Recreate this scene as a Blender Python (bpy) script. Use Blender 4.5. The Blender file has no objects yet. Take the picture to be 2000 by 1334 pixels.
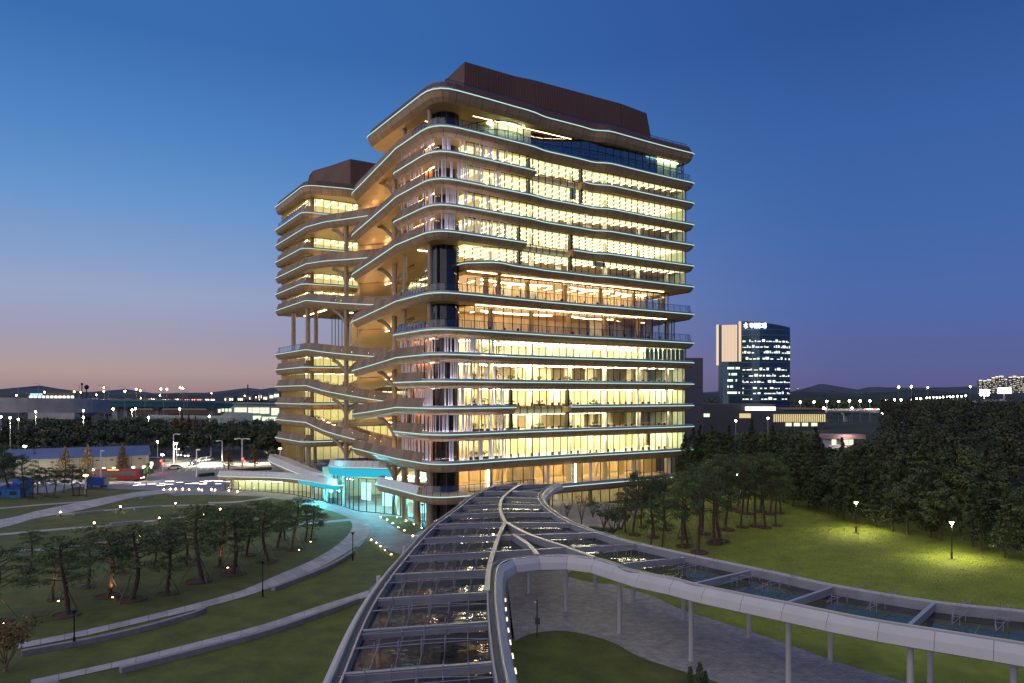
import bpy, math, random
from mathutils import Vector, Matrix, geometry

# ------------------------------------------------------------------ camera, sky, exposure
SC = bpy.context.scene
COL = SC.collection
F = 1450.0            # focal length in photo pixels
HZ = 771.0            # horizon row
CZ = 23.0             # eye height
cam_data = bpy.data.cameras.new("camera")
cam = bpy.data.objects.new("camera", cam_data)
COL.objects.link(cam)
cam.location = (0, 0, CZ)
cam.rotation_euler = (math.pi / 2, 0, 0)
cam_data.sensor_width = 36
cam_data.lens = 36 * F / 2000
cam_data.shift_y = (HZ - 667) / 2000
cam_data.clip_start = 0.5
cam_data.clip_end = 20000
SC.camera = cam

def s2l(c):
    return tuple((v / 255 / 12.92) if v / 255 <= 0.04045 else ((v / 255 + 0.055) / 1.055) ** 2.4 for v in c)

world = bpy.data.worlds.new("World")
SC.world = world
world.use_nodes = True
wn, wl = world.node_tree.nodes, world.node_tree.links
wn.clear()
def ramp(nodes, stops):
    r = nodes.new("ShaderNodeValToRGB")
    e = r.color_ramp.elements
    while len(e) > 1:
        e.remove(e[0])
    for i, (p, c) in enumerate(stops):
        k = e[0] if i == 0 else e.new(p)
        k.position = p
        k.color = (*s2l(c), 1)
    return r
tc = wn.new("ShaderNodeTexCoord")
sep = wn.new("ShaderNodeSeparateXYZ")
wl.new(tc.outputs["Generated"], sep.inputs[0])
# dusk gradient: glow side (west, to the left) and far side
west = ramp(wn, [(0.0, (158, 130, 134)), (0.029, (177, 154, 151)), (0.075, (160, 157, 180)), (0.121, (152, 165, 198)), (0.171, (130, 158, 202)),
                 (0.236, (102, 148, 204)), (0.298, (82, 134, 196)), (0.406, (58, 109, 176)), (0.75, (50, 98, 170)), (1.0, (44, 86, 156))])
east = ramp(wn, [(0.0, (92, 90, 134)), (0.03, (92, 97, 148)), (0.08, (84, 102, 161)), (0.121, (77, 105, 168)), (0.2, (67, 104, 169)),
                 (0.31, (58, 97, 163)), (0.42, (47, 84, 150)), (0.75, (42, 76, 140)), (1.0, (42, 78, 144))])
wl.new(sep.outputs["Z"], west.inputs[0])
wl.new(sep.outputs["Z"], east.inputs[0])
dt = wn.new("ShaderNodeVectorMath"); dt.operation = 'DOT_PRODUCT'
flat = wn.new("ShaderNodeVectorMath"); flat.operation = 'MULTIPLY'; flat.inputs[1].default_value = (1, 1, 0)
nrm = wn.new("ShaderNodeVectorMath"); nrm.operation = 'NORMALIZE'
wl.new(tc.outputs["Generated"], flat.inputs[0]); wl.new(flat.outputs[0], nrm.inputs[0]); wl.new(nrm.outputs[0], dt.inputs[0])
SUNAZ = math.radians(-52)
dt.inputs[1].default_value = (math.sin(SUNAZ), math.cos(SUNAZ), 0)
mr = wn.new("ShaderNodeMapRange"); mr.interpolation_type = 'SMOOTHSTEP'
mr.inputs[1].default_value = 0.2; mr.inputs[2].default_value = 0.98
wl.new(dt.outputs["Value"], mr.inputs[0])
mx = wn.new("ShaderNodeMix"); mx.data_type = 'RGBA'
wl.new(mr.outputs[0], mx.inputs["Factor"]); wl.new(east.outputs[0], mx.inputs["A"]); wl.new(west.outputs[0], mx.inputs["B"])
bg = wn.new("ShaderNodeBackground"); bg.inputs[1].default_value = 1.0
wl.new(mx.outputs["Result"], bg.inputs[0])
sky = wn.new("ShaderNodeTexSky"); sky.sky_type = 'NISHITA'; sky.sun_disc = False
sky.sun_elevation = math.radians(-4); sky.sun_rotation = SUNAZ
bg2 = wn.new("ShaderNodeBackground"); bg2.inputs[1].default_value = 0.012
wl.new(sky.outputs[0], bg2.inputs[0])
ads = wn.new("ShaderNodeAddShader"); out = wn.new("ShaderNodeOutputWorld")
wl.new(bg.outputs[0], ads.inputs[0]); wl.new(bg2.outputs[0], ads.inputs[1]); wl.new(ads.outputs[0], out.inputs[0])

sun_d = bpy.data.lights.new("soft_fill_sun", 'SUN'); sun = bpy.data.objects.new("soft_fill_sun", sun_d); COL.objects.link(sun)
sun_d.energy = 1.65; sun_d.angle = math.radians(120); sun_d.color = (1, .86, .70)  # fill added to lift lawns and facade, not aligned with the sunset glow
sun.rotation_euler = Vector((.66, .55, -.62)).to_track_quat('-Z', 'Y').to_euler()

SC.view_settings.view_transform = 'Standard'
SC.view_settings.look = 'None'
SC.view_settings.exposure = 0
SC.view_settings.gamma = 1
SC.view_settings.use_curve_mapping = False
SC.render.engine = 'CYCLES'
cy = SC.cycles
cy.use_denoising = True
cy.max_bounces = 6; cy.diffuse_bounces = 3; cy.glossy_bounces = 3; cy.transmission_bounces = 4
cy.transparent_max_bounces = 16
cy.sample_clamp_indirect = 4.0
cy.caustics_reflective = False; cy.caustics_refractive = False
cy.use_light_tree = True

R = random.Random(11)

# ------------------------------------------------------------------ picture point -> place
def P(x, y, z=0.0):
    Y = (CZ - z) * F / (y - HZ)
    return Vector(((x - 1000) / F * Y, Y, z))
def XY(x, Y):
    return (x - 1000) / F * Y
def ZY(y, Y):
    return CZ - (y - HZ) * Y / F

# ------------------------------------------------------------------ mesh helpers
class MB:
    def __init__(s):
        s.v = []; s.f = []; s.m = []
    def add(s, vs, fs, mi=0):
        b = len(s.v)
        s.v.extend(tuple(p) for p in vs)
        for q in fs:
            s.f.append(tuple(b + i for i in q)); s.m.append(mi)
    def box(s, c, size, rz=0, mi=0, rx=0, ry=0):
        hx, hy, hz = size[0] / 2, size[1] / 2, size[2] / 2
        M = Matrix.Rotation(rz, 3, 'Z') @ Matrix.Rotation(ry, 3, 'Y') @ Matrix.Rotation(rx, 3, 'X')
        vs = [M @ Vector((a * hx, b * hy, d * hz)) + Vector(c) for d in (-1, 1) for b in (-1, 1) for a in (-1, 1)]
        s.add(vs, [(0, 2, 3, 1), (4, 5, 7, 6), (0, 1, 5, 4), (2, 6, 7, 3), (0, 4, 6, 2), (1, 3, 7, 5)], mi)
    def beam(s, a, b, w, h, mi=0, top=True):
        a, b = Vector(a), Vector(b)
        d = (b - a); d.z = 0
        if d.length < 1e-6: return
        d.normalize(); n = Vector((-d.y, d.x, 0)) * (w / 2)
        z0, z1 = (-h, 0) if top else (-h / 2, h / 2)
        vs = []
        for p in (a, b):
            for k in (n, -n):
                for z in (z0, z1):
                    vs.append(p + k + Vector((0, 0, z)))
        s.add(vs, [(0, 1, 3, 2), (4, 6, 7, 5), (0, 4, 5, 1), (2, 3, 7, 6), (1, 5, 7, 3), (0, 2, 6, 4)], mi)
    def tube(s, pts, r, n=6, mi=0, cap=True):
        pts = [Vector(p) for p in pts]
        rr = r if isinstance(r, (list, tuple)) else [r] * len(pts)
        vs = []; up = None
        for i, p in enumerate(pts):
            d = (pts[min(i + 1, len(pts) - 1)] - pts[max(i - 1, 0)]).normalized()
            if up is None:
                up = Vector((0, 0, 1)) if abs(d.z) < 0.9 else Vector((1, 0, 0))
            a = d.cross(up).normalized(); b = d.cross(a).normalized(); up = -b if False else up
            if abs(d.dot(up)) > 0.98:
                up = Vector((1, 0, 0)) if abs(d.x) < .9 else Vector((0, 1, 0))
                a = d.cross(up).normalized(); b = d.cross(a).normalized()
            for k in range(n):
                t = 2 * math.pi * k / n
                vs.append(p + (a * math.cos(t) + b * math.sin(t)) * rr[i])
        fs = []
        for i in range(len(pts) - 1):
            for k in range(n):
                k2 = (k + 1) % n
                fs.append((i * n + k, i * n + k2, (i + 1) * n + k2, (i + 1) * n + k))
        if cap:
            fs.append(tuple(range(n))); fs.append(tuple((len(pts) - 1) * n + k for k in range(n)))
        s.add(vs, fs, mi)
    def cyl(s, c, r, h, n=16, mi=0, r2=None):
        s.tube([Vector(c), Vector(c) + Vector((0, 0, h))], [r, r if r2 is None else r2], n, mi)
    def ball(s, c, r, mi=0, nu=8, nv=6, sz=1.0):
        c = Vector(c); vs = []; fs = []
        for j in range(nv + 1):
            ph = math.pi * j / nv
            for i in range(nu):
                t = 2 * math.pi * i / nu
                vs.append(c + Vector((math.sin(ph) * math.cos(t) * r, math.sin(ph) * math.sin(t) * r, math.cos(ph) * r * sz)))
        for j in range(nv):
            for i in range(nu):
                i2 = (i + 1) % nu
                fs.append((j * nu + i, j * nu + i2, (j + 1) * nu + i2, (j + 1) * nu + i))
        s.add(vs, fs, mi)
    def poly(s, pts, mi=0, flip=False):
        pts = [Vector(p) for p in pts]
        tri = geometry.tessellate_polygon([[Vector((p.x, p.y, 0)) for p in pts]])
        fs = []
        for t in tri:
            a, b, c = (pts[i] for i in t)
            up = (b - a).cross(c - a).z
            fs.append(t if (up > 0) != flip else (t[0], t[2], t[1]))
        s.add(pts, fs, mi)
    def sweep(s, path, prof, closed=False, mis=None, cap=True):
        """prof: (offset to the left of travel, dz)."""
        path = [Vector(p) for p in path]
        N = normals(path, closed); m = len(prof); n = len(path)
        vs = []
        for p, q in zip(path, N):
            for o, dz in prof:
                vs.append((p.x + q[0] * o, p.y + q[1] * o, p.z + dz))
        b = len(s.v); s.v.extend(vs)
        for i in range(n if closed else n - 1):
            j = (i + 1) % n
            for k in range(m - 1):
                s.f.append((b + i * m + k, b + i * m + k + 1, b + j * m + k + 1, b + j * m + k)); s.m.append(mis[k] if mis else 0)
        if cap and not closed and m > 2:
            s.f.append(tuple(b + k for k in range(m))); s.m.append(mis[0] if mis else 0)
            s.f.append(tuple(b + (n - 1) * m + k for k in range(m))); s.m.append(mis[0] if mis else 0)
    def build(s, name, mats, parent=None, smooth=False):
        me = bpy.data.meshes.new(name)
        me.from_pydata(s.v, [], s.f)
        if not isinstance(mats, (list, tuple)): mats = [mats]
        for m in mats: me.materials.append(m)
        if len(mats) > 1: me.polygons.foreach_set("material_index", s.m)
        if smooth: me.polygons.foreach_set("use_smooth", [True] * len(me.polygons))
        me.update()
        o = bpy.data.objects.new(name, me); COL.objects.link(o)
        if parent is not None: o.parent = parent
        return o

def normals(path, closed=False):
    n = len(path); N = []
    for i in range(n):
        a = path[(i - 1) % n] if (closed or i > 0) else path[i]
        b = path[(i + 1) % n] if (closed or i < n - 1) else path[i]
        d = Vector((b[0] - a[0], b[1] - a[1]))
        d = d.normalized() if d.length > 1e-9 else Vector((1, 0))
        N.append((-d.y, d.x))
    return N
def offset(path, o, closed=False):
    N = normals(path, closed)
    return [Vector((p[0] + q[0] * o, p[1] + q[1] * o, p[2] if len(p) > 2 else 0)) for p, q in zip(path, N)]
def rounded(pts, closed=True, seg=5):
    """pts: (x, y, radius)."""
    out = []; n = len(pts)
    for i, p in enumerate(pts):
        r = p[2] if len(p) > 2 else 0
        if r <= 0 or (not closed and i in (0, n - 1)):
            out.append(Vector((p[0], p[1], 0))); continue
        c = Vector((p[0], p[1], 0)); a = Vector((pts[(i - 1) % n][0], pts[(i - 1) % n][1], 0)); b = Vector((pts[(i + 1) % n][0], pts[(i + 1) % n][1], 0))
        ra = min(r, (a - c).length * .49); rb = min(r, (b - c).length * .49)
        s0 = c + (a - c).normalized() * ra; s1 = c + (b - c).normalized() * rb
        for k in range(seg + 1):
            t = k / seg
            out.append(s0 * (1 - t) ** 2 + c * 2 * t * (1 - t) + s1 * t * t)
    return out
def catmull(pts, seg=5):
    pts = [Vector(p) for p in pts]; out = []
    for i in range(len(pts) - 1):
        p0 = pts[max(i - 1, 0)]; p1 = pts[i]; p2 = pts[i + 1]; p3 = pts[min(i + 2, len(pts) - 1)]
        for k in range(seg):
            t = k / seg
            out.append(0.5 * ((2 * p1) + (p2 - p0) * t + (2 * p0 - 5 * p1 + 4 * p2 - p3) * t * t + (3 * p1 - p0 - 3 * p2 + p3) * t ** 3))
    out.append(pts[-1]); return out
def resample(path, step):
    path = [Vector(p) for p in path]; out = [path[0].copy()]; acc = 0
    L = sum((path[i + 1] - path[i]).length for i in range(len(path) - 1))
    n = max(1, round(L / step)); st = L / n; tgt = st
    for i in range(len(path) - 1):
        d = (path[i + 1] - path[i]).length
        while tgt <= acc + d + 1e-6 and len(out) <= n:
            out.append(path[i].lerp(path[i + 1], (tgt - acc) / max(d, 1e-9))); tgt += st
        acc += d
    return out
def empty(name, loc=(0, 0, 0), rz=0, label=None, cat=None, group=None):
    o = bpy.data.objects.new(name, None); COL.objects.link(o)
    o.location = loc; o.rotation_euler = (0, 0, rz); o.empty_display_size = .3
    tag(o, label, cat, group); return o
def tag(o, label=None, cat=None, group=None, kind=None):
    if label: o["label"] = label
    if cat: o["category"] = cat
    if group: o["group"] = group
    if kind: o["kind"] = kind
    return o
KIDS = {}
def copy_tree(o, parent=None):
    c = o.copy(); COL.objects.link(c)
    if parent is not None: c.parent = parent
    for ch in o.children: copy_tree(ch, c)
    return c
ORD = "first second third fourth fifth sixth seventh eighth ninth tenth eleventh twelfth thirteenth fourteenth fifteenth sixteenth seventeenth eighteenth nineteenth twentieth twenty-first twenty-second twenty-third twenty-fourth twenty-fifth twenty-sixth twenty-seventh twenty-eighth twenty-ninth thirtieth".split()
def row_labels(objs, template):
    objs = sorted(objs, key=lambda o: o.location.x / max(o.location.y, 1))
    for i, o in enumerate(objs):
        w = "leftmost" if i == 0 else ("rightmost" if i == len(objs) - 1 else ORD[i] + " from left")
        o["label"] = template.replace("#", w)

# ------------------------------------------------------------------ materials
def mat(name, col, rough=.6, metal=0, var=.15, scale=3.0, bump=0, bscale=None, spec=None, rand=0, coords='Object', detail=4, stretch=None, nrough=.5, brick=None):
    m = bpy.data.materials.new(name); m.use_nodes = True
    n, l = m.node_tree.nodes, m.node_tree.links
    b = n["Principled BSDF"]
    b.inputs["Roughness"].default_value = rough; b.inputs["Metallic"].default_value = metal
    if spec is not None: b.inputs["Specular IOR Level"].default_value = spec
    t = n.new("ShaderNodeTexCoord"); nz = n.new("ShaderNodeTexNoise"); nz.inputs["Scale"].default_value = scale; nz.inputs["Detail"].default_value = detail; nz.inputs["Roughness"].default_value = nrough
    src = t.outputs[coords]
    if stretch:
        mp = n.new("ShaderNodeMapping"); mp.inputs["Scale"].default_value = stretch; l.new(src, mp.inputs[0]); src = mp.outputs[0]
    l.new(src, nz.inputs["Vector"])
    mrn = n.new("ShaderNodeMapRange"); mrn.inputs[1].default_value = .3; mrn.inputs[2].default_value = .7
    mrn.inputs[3].default_value = 1 - var; mrn.inputs[4].default_value = 1 + var
    l.new(nz.outputs[0], mrn.inputs[0])
    fac = mrn.outputs[0]
    if rand:
        oi = n.new("ShaderNodeObjectInfo"); r2 = n.new("ShaderNodeMapRange"); r2.inputs[3].default_value = 1 - rand; r2.inputs[4].default_value = 1 + rand
        l.new(oi.outputs["Random"], r2.inputs[0]); mm = n.new("ShaderNodeMath"); mm.operation = 'MULTIPLY'
        l.new(fac, mm.inputs[0]); l.new(r2.outputs[0], mm.inputs[1]); fac = mm.outputs[0]
    if brick:
        bt = n.new("ShaderNodeTexBrick"); bt.inputs["Color1"].default_value = (1, 1, 1, 1); bt.inputs["Color2"].default_value = (.78, .78, .78, 1); bt.inputs["Mortar"].default_value = (.45, .45, .45, 1)
        bt.inputs["Scale"].default_value = 1; bt.inputs["Mortar Size"].default_value = brick[2]; bt.inputs["Brick Width"].default_value = brick[0]; bt.inputs["Row Height"].default_value = brick[1]
        l.new(src, bt.inputs["Vector"]); mb_ = n.new("ShaderNodeMath"); mb_.operation = 'MULTIPLY'; sr = n.new("ShaderNodeSeparateColor"); l.new(bt.outputs["Color"], sr.inputs[0])
        l.new(fac, mb_.inputs[0]); l.new(sr.outputs[0], mb_.inputs[1]); fac = mb_.outputs[0]
    hs = n.new("ShaderNodeVectorMath"); hs.operation = 'SCALE'; hs.inputs[0].default_value = col
    l.new(fac, hs.inputs["Scale"]); l.new(hs.outputs[0], b.inputs["Base Color"])
    if bump:
        bp = n.new("ShaderNodeBump"); bp.inputs["Strength"].default_value = bump; bp.inputs["Distance"].default_value = .05
        nb = n.new("ShaderNodeTexNoise"); nb.inputs["Scale"].default_value = bscale or scale * 4; nb.inputs["Detail"].default_value = 5
        l.new(src, nb.inputs["Vector"]); l.new(nb.outputs[0], bp.inputs["Height"]); l.new(bp.outputs[0], b.inputs["Normal"])
    return m
def emit(name, col, strength):
    m = bpy.data.materials.new(name); m.use_nodes = True
    n, l = m.node_tree.nodes, m.node_tree.links; n.clear()
    e = n.new("ShaderNodeEmission"); e.inputs[0].default_value = (*col, 1); e.inputs[1].default_value = strength
    o = n.new("ShaderNodeOutputMaterial"); l.new(e.outputs[0], o.inputs[0]); return m
def glass(name, tint=(1, 1, 1), refl=.08, rough=.02, fs=1.0):
    """thin window glass: transparent sheet with Fresnel reflection."""
    m = bpy.data.materials.new(name); m.use_nodes = True
    n, l = m.node_tree.nodes, m.node_tree.links; n.clear()
    t = n.new("ShaderNodeBsdfTransparent"); t.inputs[0].default_value = (*tint, 1)
    g = n.new("ShaderNodeBsdfGlossy"); g.inputs[1].default_value = rough; g.inputs[0].default_value = (.95, .97, 1, 1)
    lw_ = n.new("ShaderNodeLayerWeight"); lw_.inputs[0].default_value = .5
    pw = n.new("ShaderNodeMath"); pw.operation = 'POWER'; pw.inputs[1].default_value = 4.5
    l.new(lw_.outputs["Facing"], pw.inputs[0])
    ma = n.new("ShaderNodeMath"); ma.operation = 'MULTIPLY_ADD'; ma.inputs[1].default_value = fs; ma.inputs[2].default_value = refl; ma.use_clamp = True
    l.new(pw.outputs[0], ma.inputs[0]); mxs = n.new("ShaderNodeMixShader")
    l.new(ma.outputs[0], mxs.inputs[0]); l.new(t.outputs[0], mxs.inputs[1]); l.new(g.outputs[0], mxs.inputs[2])
    o = n.new("ShaderNodeOutputMaterial"); l.new(mxs.outputs[0], o.inputs[0]); return m
M = {}
M['fascia'] = mat('champagne_metal', (.56, .37, .22), .42, .25, .12, .6, stretch=(1, 1, .3))
M['soffit'] = mat('gold_soffit', (.72, .50, .24), .42, .25, .08, .5)
M['sill'] = mat('grey_sill_metal', (.34, .35, .38), .4, .3, .1, .6)
M['mesh'] = mat('bronze_perforated_panel', (.29, .185, .105), .5, .45, .2, 14, bump=.5, bscale=30, rand=.25)
M['roofdark'] = mat('dark_brown_ribbed_cladding', (.120, .058, .038), .6, .1, .12, 1.2, stretch=(6, 6, .2))
M['gold_louvre'] = mat('gold_louvre', (.55, .38, .14), .45, .3, .1, 2)
M['concrete'] = mat('concrete', (.40, .38, .35), .75, 0, .1, 1.2, bump=.2)
M['column'] = mat('bronze_column_cladding', (.38, .28, .19), .45, .3, .08, 1)
M['white'] = mat('white_paint', (.75, .73, .68), .6, 0, .05, 1)
M['ceiling'] = emit('ceiling_painted_glow', (1, .88, .44), 1.25)  # plain ceiling made to emit, standing in for bounced strip light
M['ceilwarm'] = emit('warm_ceiling_painted_glow', (1, .60, .24), .8)  # warm ceilings likewise, glow put into the surface
M['cyanband'] = emit('cyan_fascia_painted_glow', (.03, .50, .72), 1.0)  # fascia emits to imitate cyan light falling on it
M['finfill'] = emit('fin_fill_glow', (.95, .88, 1), 14)  # for strips added behind the sill lip to brighten the fins
M['wallwarm'] = mat('timber_panel_wall', (.86, .70, .44), .6, 0, .15, .5, stretch=(2.2, 2.2, .15))
M['wallcream'] = mat('cream_wall', (.82, .76, .54), .7, 0, .12, .4, stretch=(1.6, 1.6, .1))
M['orange'] = mat('terracotta_wall', (.52, .24, .10), .7, 0, .15, 2)
M['carpet'] = mat('office_floor', (.68, .60, .44), .6, 0, .1, 1)
M['black'] = mat('black_metal', (.03, .03, .03), .4, .5, .05, 1)
M['fin'] = mat('pale_lavender_fin', (.90, .84, .90), .4, .1, .05, 1)
M['finbase'] = mat('pale_fin', (.70, .66, .64), .4, .1, .05, 1)
M['glass'] = glass('window_glass', (.96, .98, .94), .03)
M['glassblue'] = glass('dark_blue_glass', (.20, .26, .32), .22)
M['drumglass'] = glass('drum_window_glass', (.55, .55, .58), .05, .02, .4)
M['rail'] = glass('balustrade_glass', (.80, .84, .88), .08)
M['led'] = emit('cyan_edge_led', (.55, .92, .86), 1.0)
M['ledwhite'] = emit('ceiling_light_tube', (1, .90, .62), 9)
M['ledlow'] = emit('lower_ceiling_light', (1, .87, .58), 38)
M['ledwarm'] = emit('warm_ceiling_light', (1, .68, .36), 24)
M['ledpale'] = emit('pale_ceiling_light', (.86, 1, .66), 22)
M['cyanlight'] = emit('cyan_cove_light', (.10, .72, .95), 5)
M['greenblind'] = mat('pale_roller_blind', (.62, .72, .58), .8, 0, .1, 1, stretch=(3, 3, .1))
M['curtain'] = mat('teal_curtain', (.20, .34, .32), .8, 0, .3, 1.5, stretch=(3, 3, .05))
M['leafb'] = mat('green_leaves', (.045, .085, .022), .6, 0, .4, 1.5, rand=.25)
M['leafp'] = mat('pine_needles', (.066, .102, .028), .65, 0, .45, .9, rand=.3)
M['leafd'] = mat('dark_wood_foliage', (.056, .078, .022), .7, 0, .5, .12, rand=.45)
M['leafo'] = mat('olive_foliage', (.062, .068, .020), .7, 0, .5, .12, rand=.3)
M['leafr'] = mat('brownish_foliage', (.055, .045, .024), .7, 0, .5, .12, rand=.3)
M['leafau'] = mat('autumn_foliage', (.17, .10, .028), .7, 0, .4, .5, rand=.25)
M['bark'] = mat('pine_bark', (.10, .06, .04), .9, 0, .35, 5, bump=.6)
M['stake'] = mat('timber_prop', (.20, .15, .10), .85, 0, .2, 4)
M['planter'] = mat('dark_planter', (.07, .065, .06), .6, 0, .1, 2)

# ================================================================== THE OFFICE BUILDING
E1 = Vector((.84, .5427, 0)); E2 = Vector((-.5427, .84, 0))
O0 = Vector((-13.2, 123.8, 2))
bld = empty('office_building', O0, math.atan2(.5427, .84),
            'huge lit bronze office building with wavy floor ledges edged in cyan light and zigzag ramps', 'office building')
LV = {0: 4.0, 1: 9.4, 2: 14.3, 3: 18.7, 4: 23.2, 5: 27.7, 6: 31.85, 7: 37.9, 8: 43.7, 9: 48.1, 10: 52.5, 11: 56.8, 12: 61.35, 13: 65.6, 14: 71.8}

def wave(k):
    a = {14: 1.0, 13: 1.0, 12: .9, 11: .9, 10: .9, 9: .8, 8: .8, 7: .5, 6: .6}.get(k, .15)
    w = [(54.3, -.55), (47.6, -.75), (40.6, -1.1), (37.2, -1.25), (34.6, .15), (31.8, -.2), (27.5, -.3), (22.6, -.3), (19.6, -1.3), (15, -1.5)]
    return [(r, -.9 + (s + .9) * a, 2.4) for r, s in w]
def front(k, rstart=None):
    return [(61.8, 22, 0), (61.8, -.6, 1.6)] + wave(k) + [(8.2, -1.9, 2)]

def panel_run(par, path, zf, cond, h=1.75, lean=.55, step=1.35, mat_='mesh', name='parapet_panel', z0=.14):
    """single leaning panels along a path of the outline (outward = left of travel)"""
    pts = resample(path, step)
    N = normals(pts)
    for i in range(len(pts) - 1):
        a, b = pts[i], pts[i + 1]
        mid = (a + b) / 2
        if not cond(mid): continue
        mb = MB(); g = .03
        a2 = a.lerp(b, g); b2 = a.lerp(b, 1 - g); vs = []
        sh = (b - a) * .35
        for p, n in ((a2, N[i]), (b2, N[i + 1])):
            n = Vector((n[0], n[1], 0)); z = zf(p)
            for o, dz, k in ((-.03, z0, 0), (-lean, h, 1)):
                q = p + n * o; 
                if k: q = q - sh * .25
                vs.append((q.x, q.y, z + dz)); q2 = q - n * .06; vs.append((q2.x, q2.y, z + dz))
        mb.add(vs, [(0, 2, 6, 4), (1, 5, 7, 3), (2, 3, 7, 6), (0, 4, 5, 1), (0, 1, 3, 2), (4, 6, 7, 5)])
        mb.build(name, M[mat_], par)

def slab(k, outline, zf, name='floor_slab', led=True, sill=True, fas=1.12, ins=.8, soff='soffit', fasm='fascia'):
    pts = [Vector((p.x, p.y, zf(p))) for p in outline]
    mb = MB()
    mb.sweep(pts, [(-.05, .12), (0, .10), (0, -.12), (-.12, -.2), (-ins * .45, -fas * .62), (-ins, -fas)], closed=True)
    inner = offset(pts, -ins, True)
    mb.poly([(p.x, p.y, p.z - fas) for p in inner], 1, flip=True)
    mb.poly([(p.x, p.y, p.z + .12) for p in offset(pts, -.05, True)], 2)
    o = mb.build(name, [M[fasm], M[soff], M['carpet']], bld, smooth=False)
    if name in ('floor_slab', 'rear_floor_slab'):
        jm = MB(); jp = resample(pts + [pts[0]], 2.6); JN = normals(jp)
        for p, q in zip(jp, JN):
            if p.y > (8 if name == 'floor_slab' and p.x > 12 else 95): continue
            n_ = Vector((q[0], q[1], 0)); t_ = Vector((-q[1], q[0], 0)) * .03; e_ = n_ * .012
            a_ = p + n_ * -.12 + e_ + Vector((0, 0, -.2)); b_ = p - n_ * ins * .45 + e_ + Vector((0, 0, -fas * .62)); c_ = p - n_ * ins + e_ * 1.5 + Vector((0, 0, -fas))
            jm.add([a_ - t_, a_ + t_, b_ + t_, b_ - t_, c_ + t_, c_ - t_], [(0, 1, 2, 3), (3, 2, 4, 5)])
        jo = jm.build('panel_joint', M['black'], o); jo['kind'] = 'stuff'
    if led:
        l = MB(); l.sweep(pts, [(-.02, .11), (.07, .09), (.07, -.03), (-.02, -.05)], closed=True)
        l.build('led_strip', M['led'], o)
    if sill:
        s_ = MB(); s_.sweep(pts, [(-.03, .13), (-.24, .44), (-.45, .5), (-.8, .48), (-.8, .13)], closed=True)
        s_.build('edge_sill', M['sill'], o)
    return o

def rail_run(par, path, z, cond, step=1.7, h=1.2, lean=.25, ins=.55):
    pts = resample(path, step); N = normals(pts)
    top = []
    for i in range(len(pts)):
        p = pts[i]; n = Vector((N[i][0], N[i][1], 0))
        if not cond(p):
            if len(top) > 1: _rail(par, top)
            top = []; continue
        zz = z(p) if callable(z) else z
        a = p - n * (ins); b = p - n * (ins + lean)
        mb = MB(); mb.tube([(a.x, a.y, zz + .12), (b.x, b.y, zz + .6 + h)], .045, 5)
        mb.build('rail_post', M['black'], par)
        top.append(((a.x, a.y, zz + .62), (b.x, b.y, zz + .6 + h)))
    if len(top) > 1: _rail(par, top)
def _rail(par, top):
    g = MB(); h = MB()
    for i in range(len(top) - 1):
        a, b = top[i], top[i + 1]
        g.add([a[0], b[0], b[1], a[1]], [(0, 1, 2, 3)])
    h.tube([t[1] for t in top], .04, 4)
    g.build('rail_glass', M['rail'], par); h.build('handrail', M['black'], par)

LEFTPANE = [0]
pane_stuff = MB()
NPANE = [0]
def facade(path, z0, z1, w=1.62, pm='glass', pane=True, transom=None, beams=True, mull=.09, mm='black', out=0.0):
    pts = resample(path, w); N = normals(pts)
    mb = MB(); back = []
    for i, p in enumerate(pts):
        a = math.atan2(N[i][1], N[i][0])
        mb.box((p.x, p.y, (z0 + z1) / 2), (.16, mull, z1 - z0), a)
    for zz in (([z0 + .04, z1 - .05] if beams else []) + (transom or [])):
        for i in range(len(pts) - 1):
            mb.beam((pts[i].x, pts[i].y, zz + .05), (pts[i + 1].x, pts[i + 1].y, zz + .05), .12, .1)
    mb.build('window_mullion', M[mm], bld)
    for i in range(len(pts) - 1):
        a, b = pts[i], pts[i + 1]
        n = Vector((N[i][0], N[i][1], 0)) * .012
        vs = [(a + n), (b + n), (b - n), (a - n)]
        vv = [(v.x, v.y, z) for z in (z0 + .05, z1 - .05) for v in vs]
        fs = [(0, 1, 5, 4), (2, 3, 7, 6), (0, 3, 2, 1), (4, 5, 6, 7), (1, 2, 6, 5), (0, 4, 7, 3)]
        if pane and NPANE[0] < 299:
            q = MB(); q.add(vv, fs); q.build('window_pane', M[pm], bld); NPANE[0] += 1
        else:
            if pm == 'glass': pane_stuff.add(vv, fs)
            else:
                q = MB(); q.add(vv, fs); q.build('tinted_window_pane', M[pm], bld)

FA = lambda k: 1.8 if k == 14 else (1.4 if k in (1, 13) else 1.12)
flat_ = lambda z: (lambda p: z)
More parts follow.
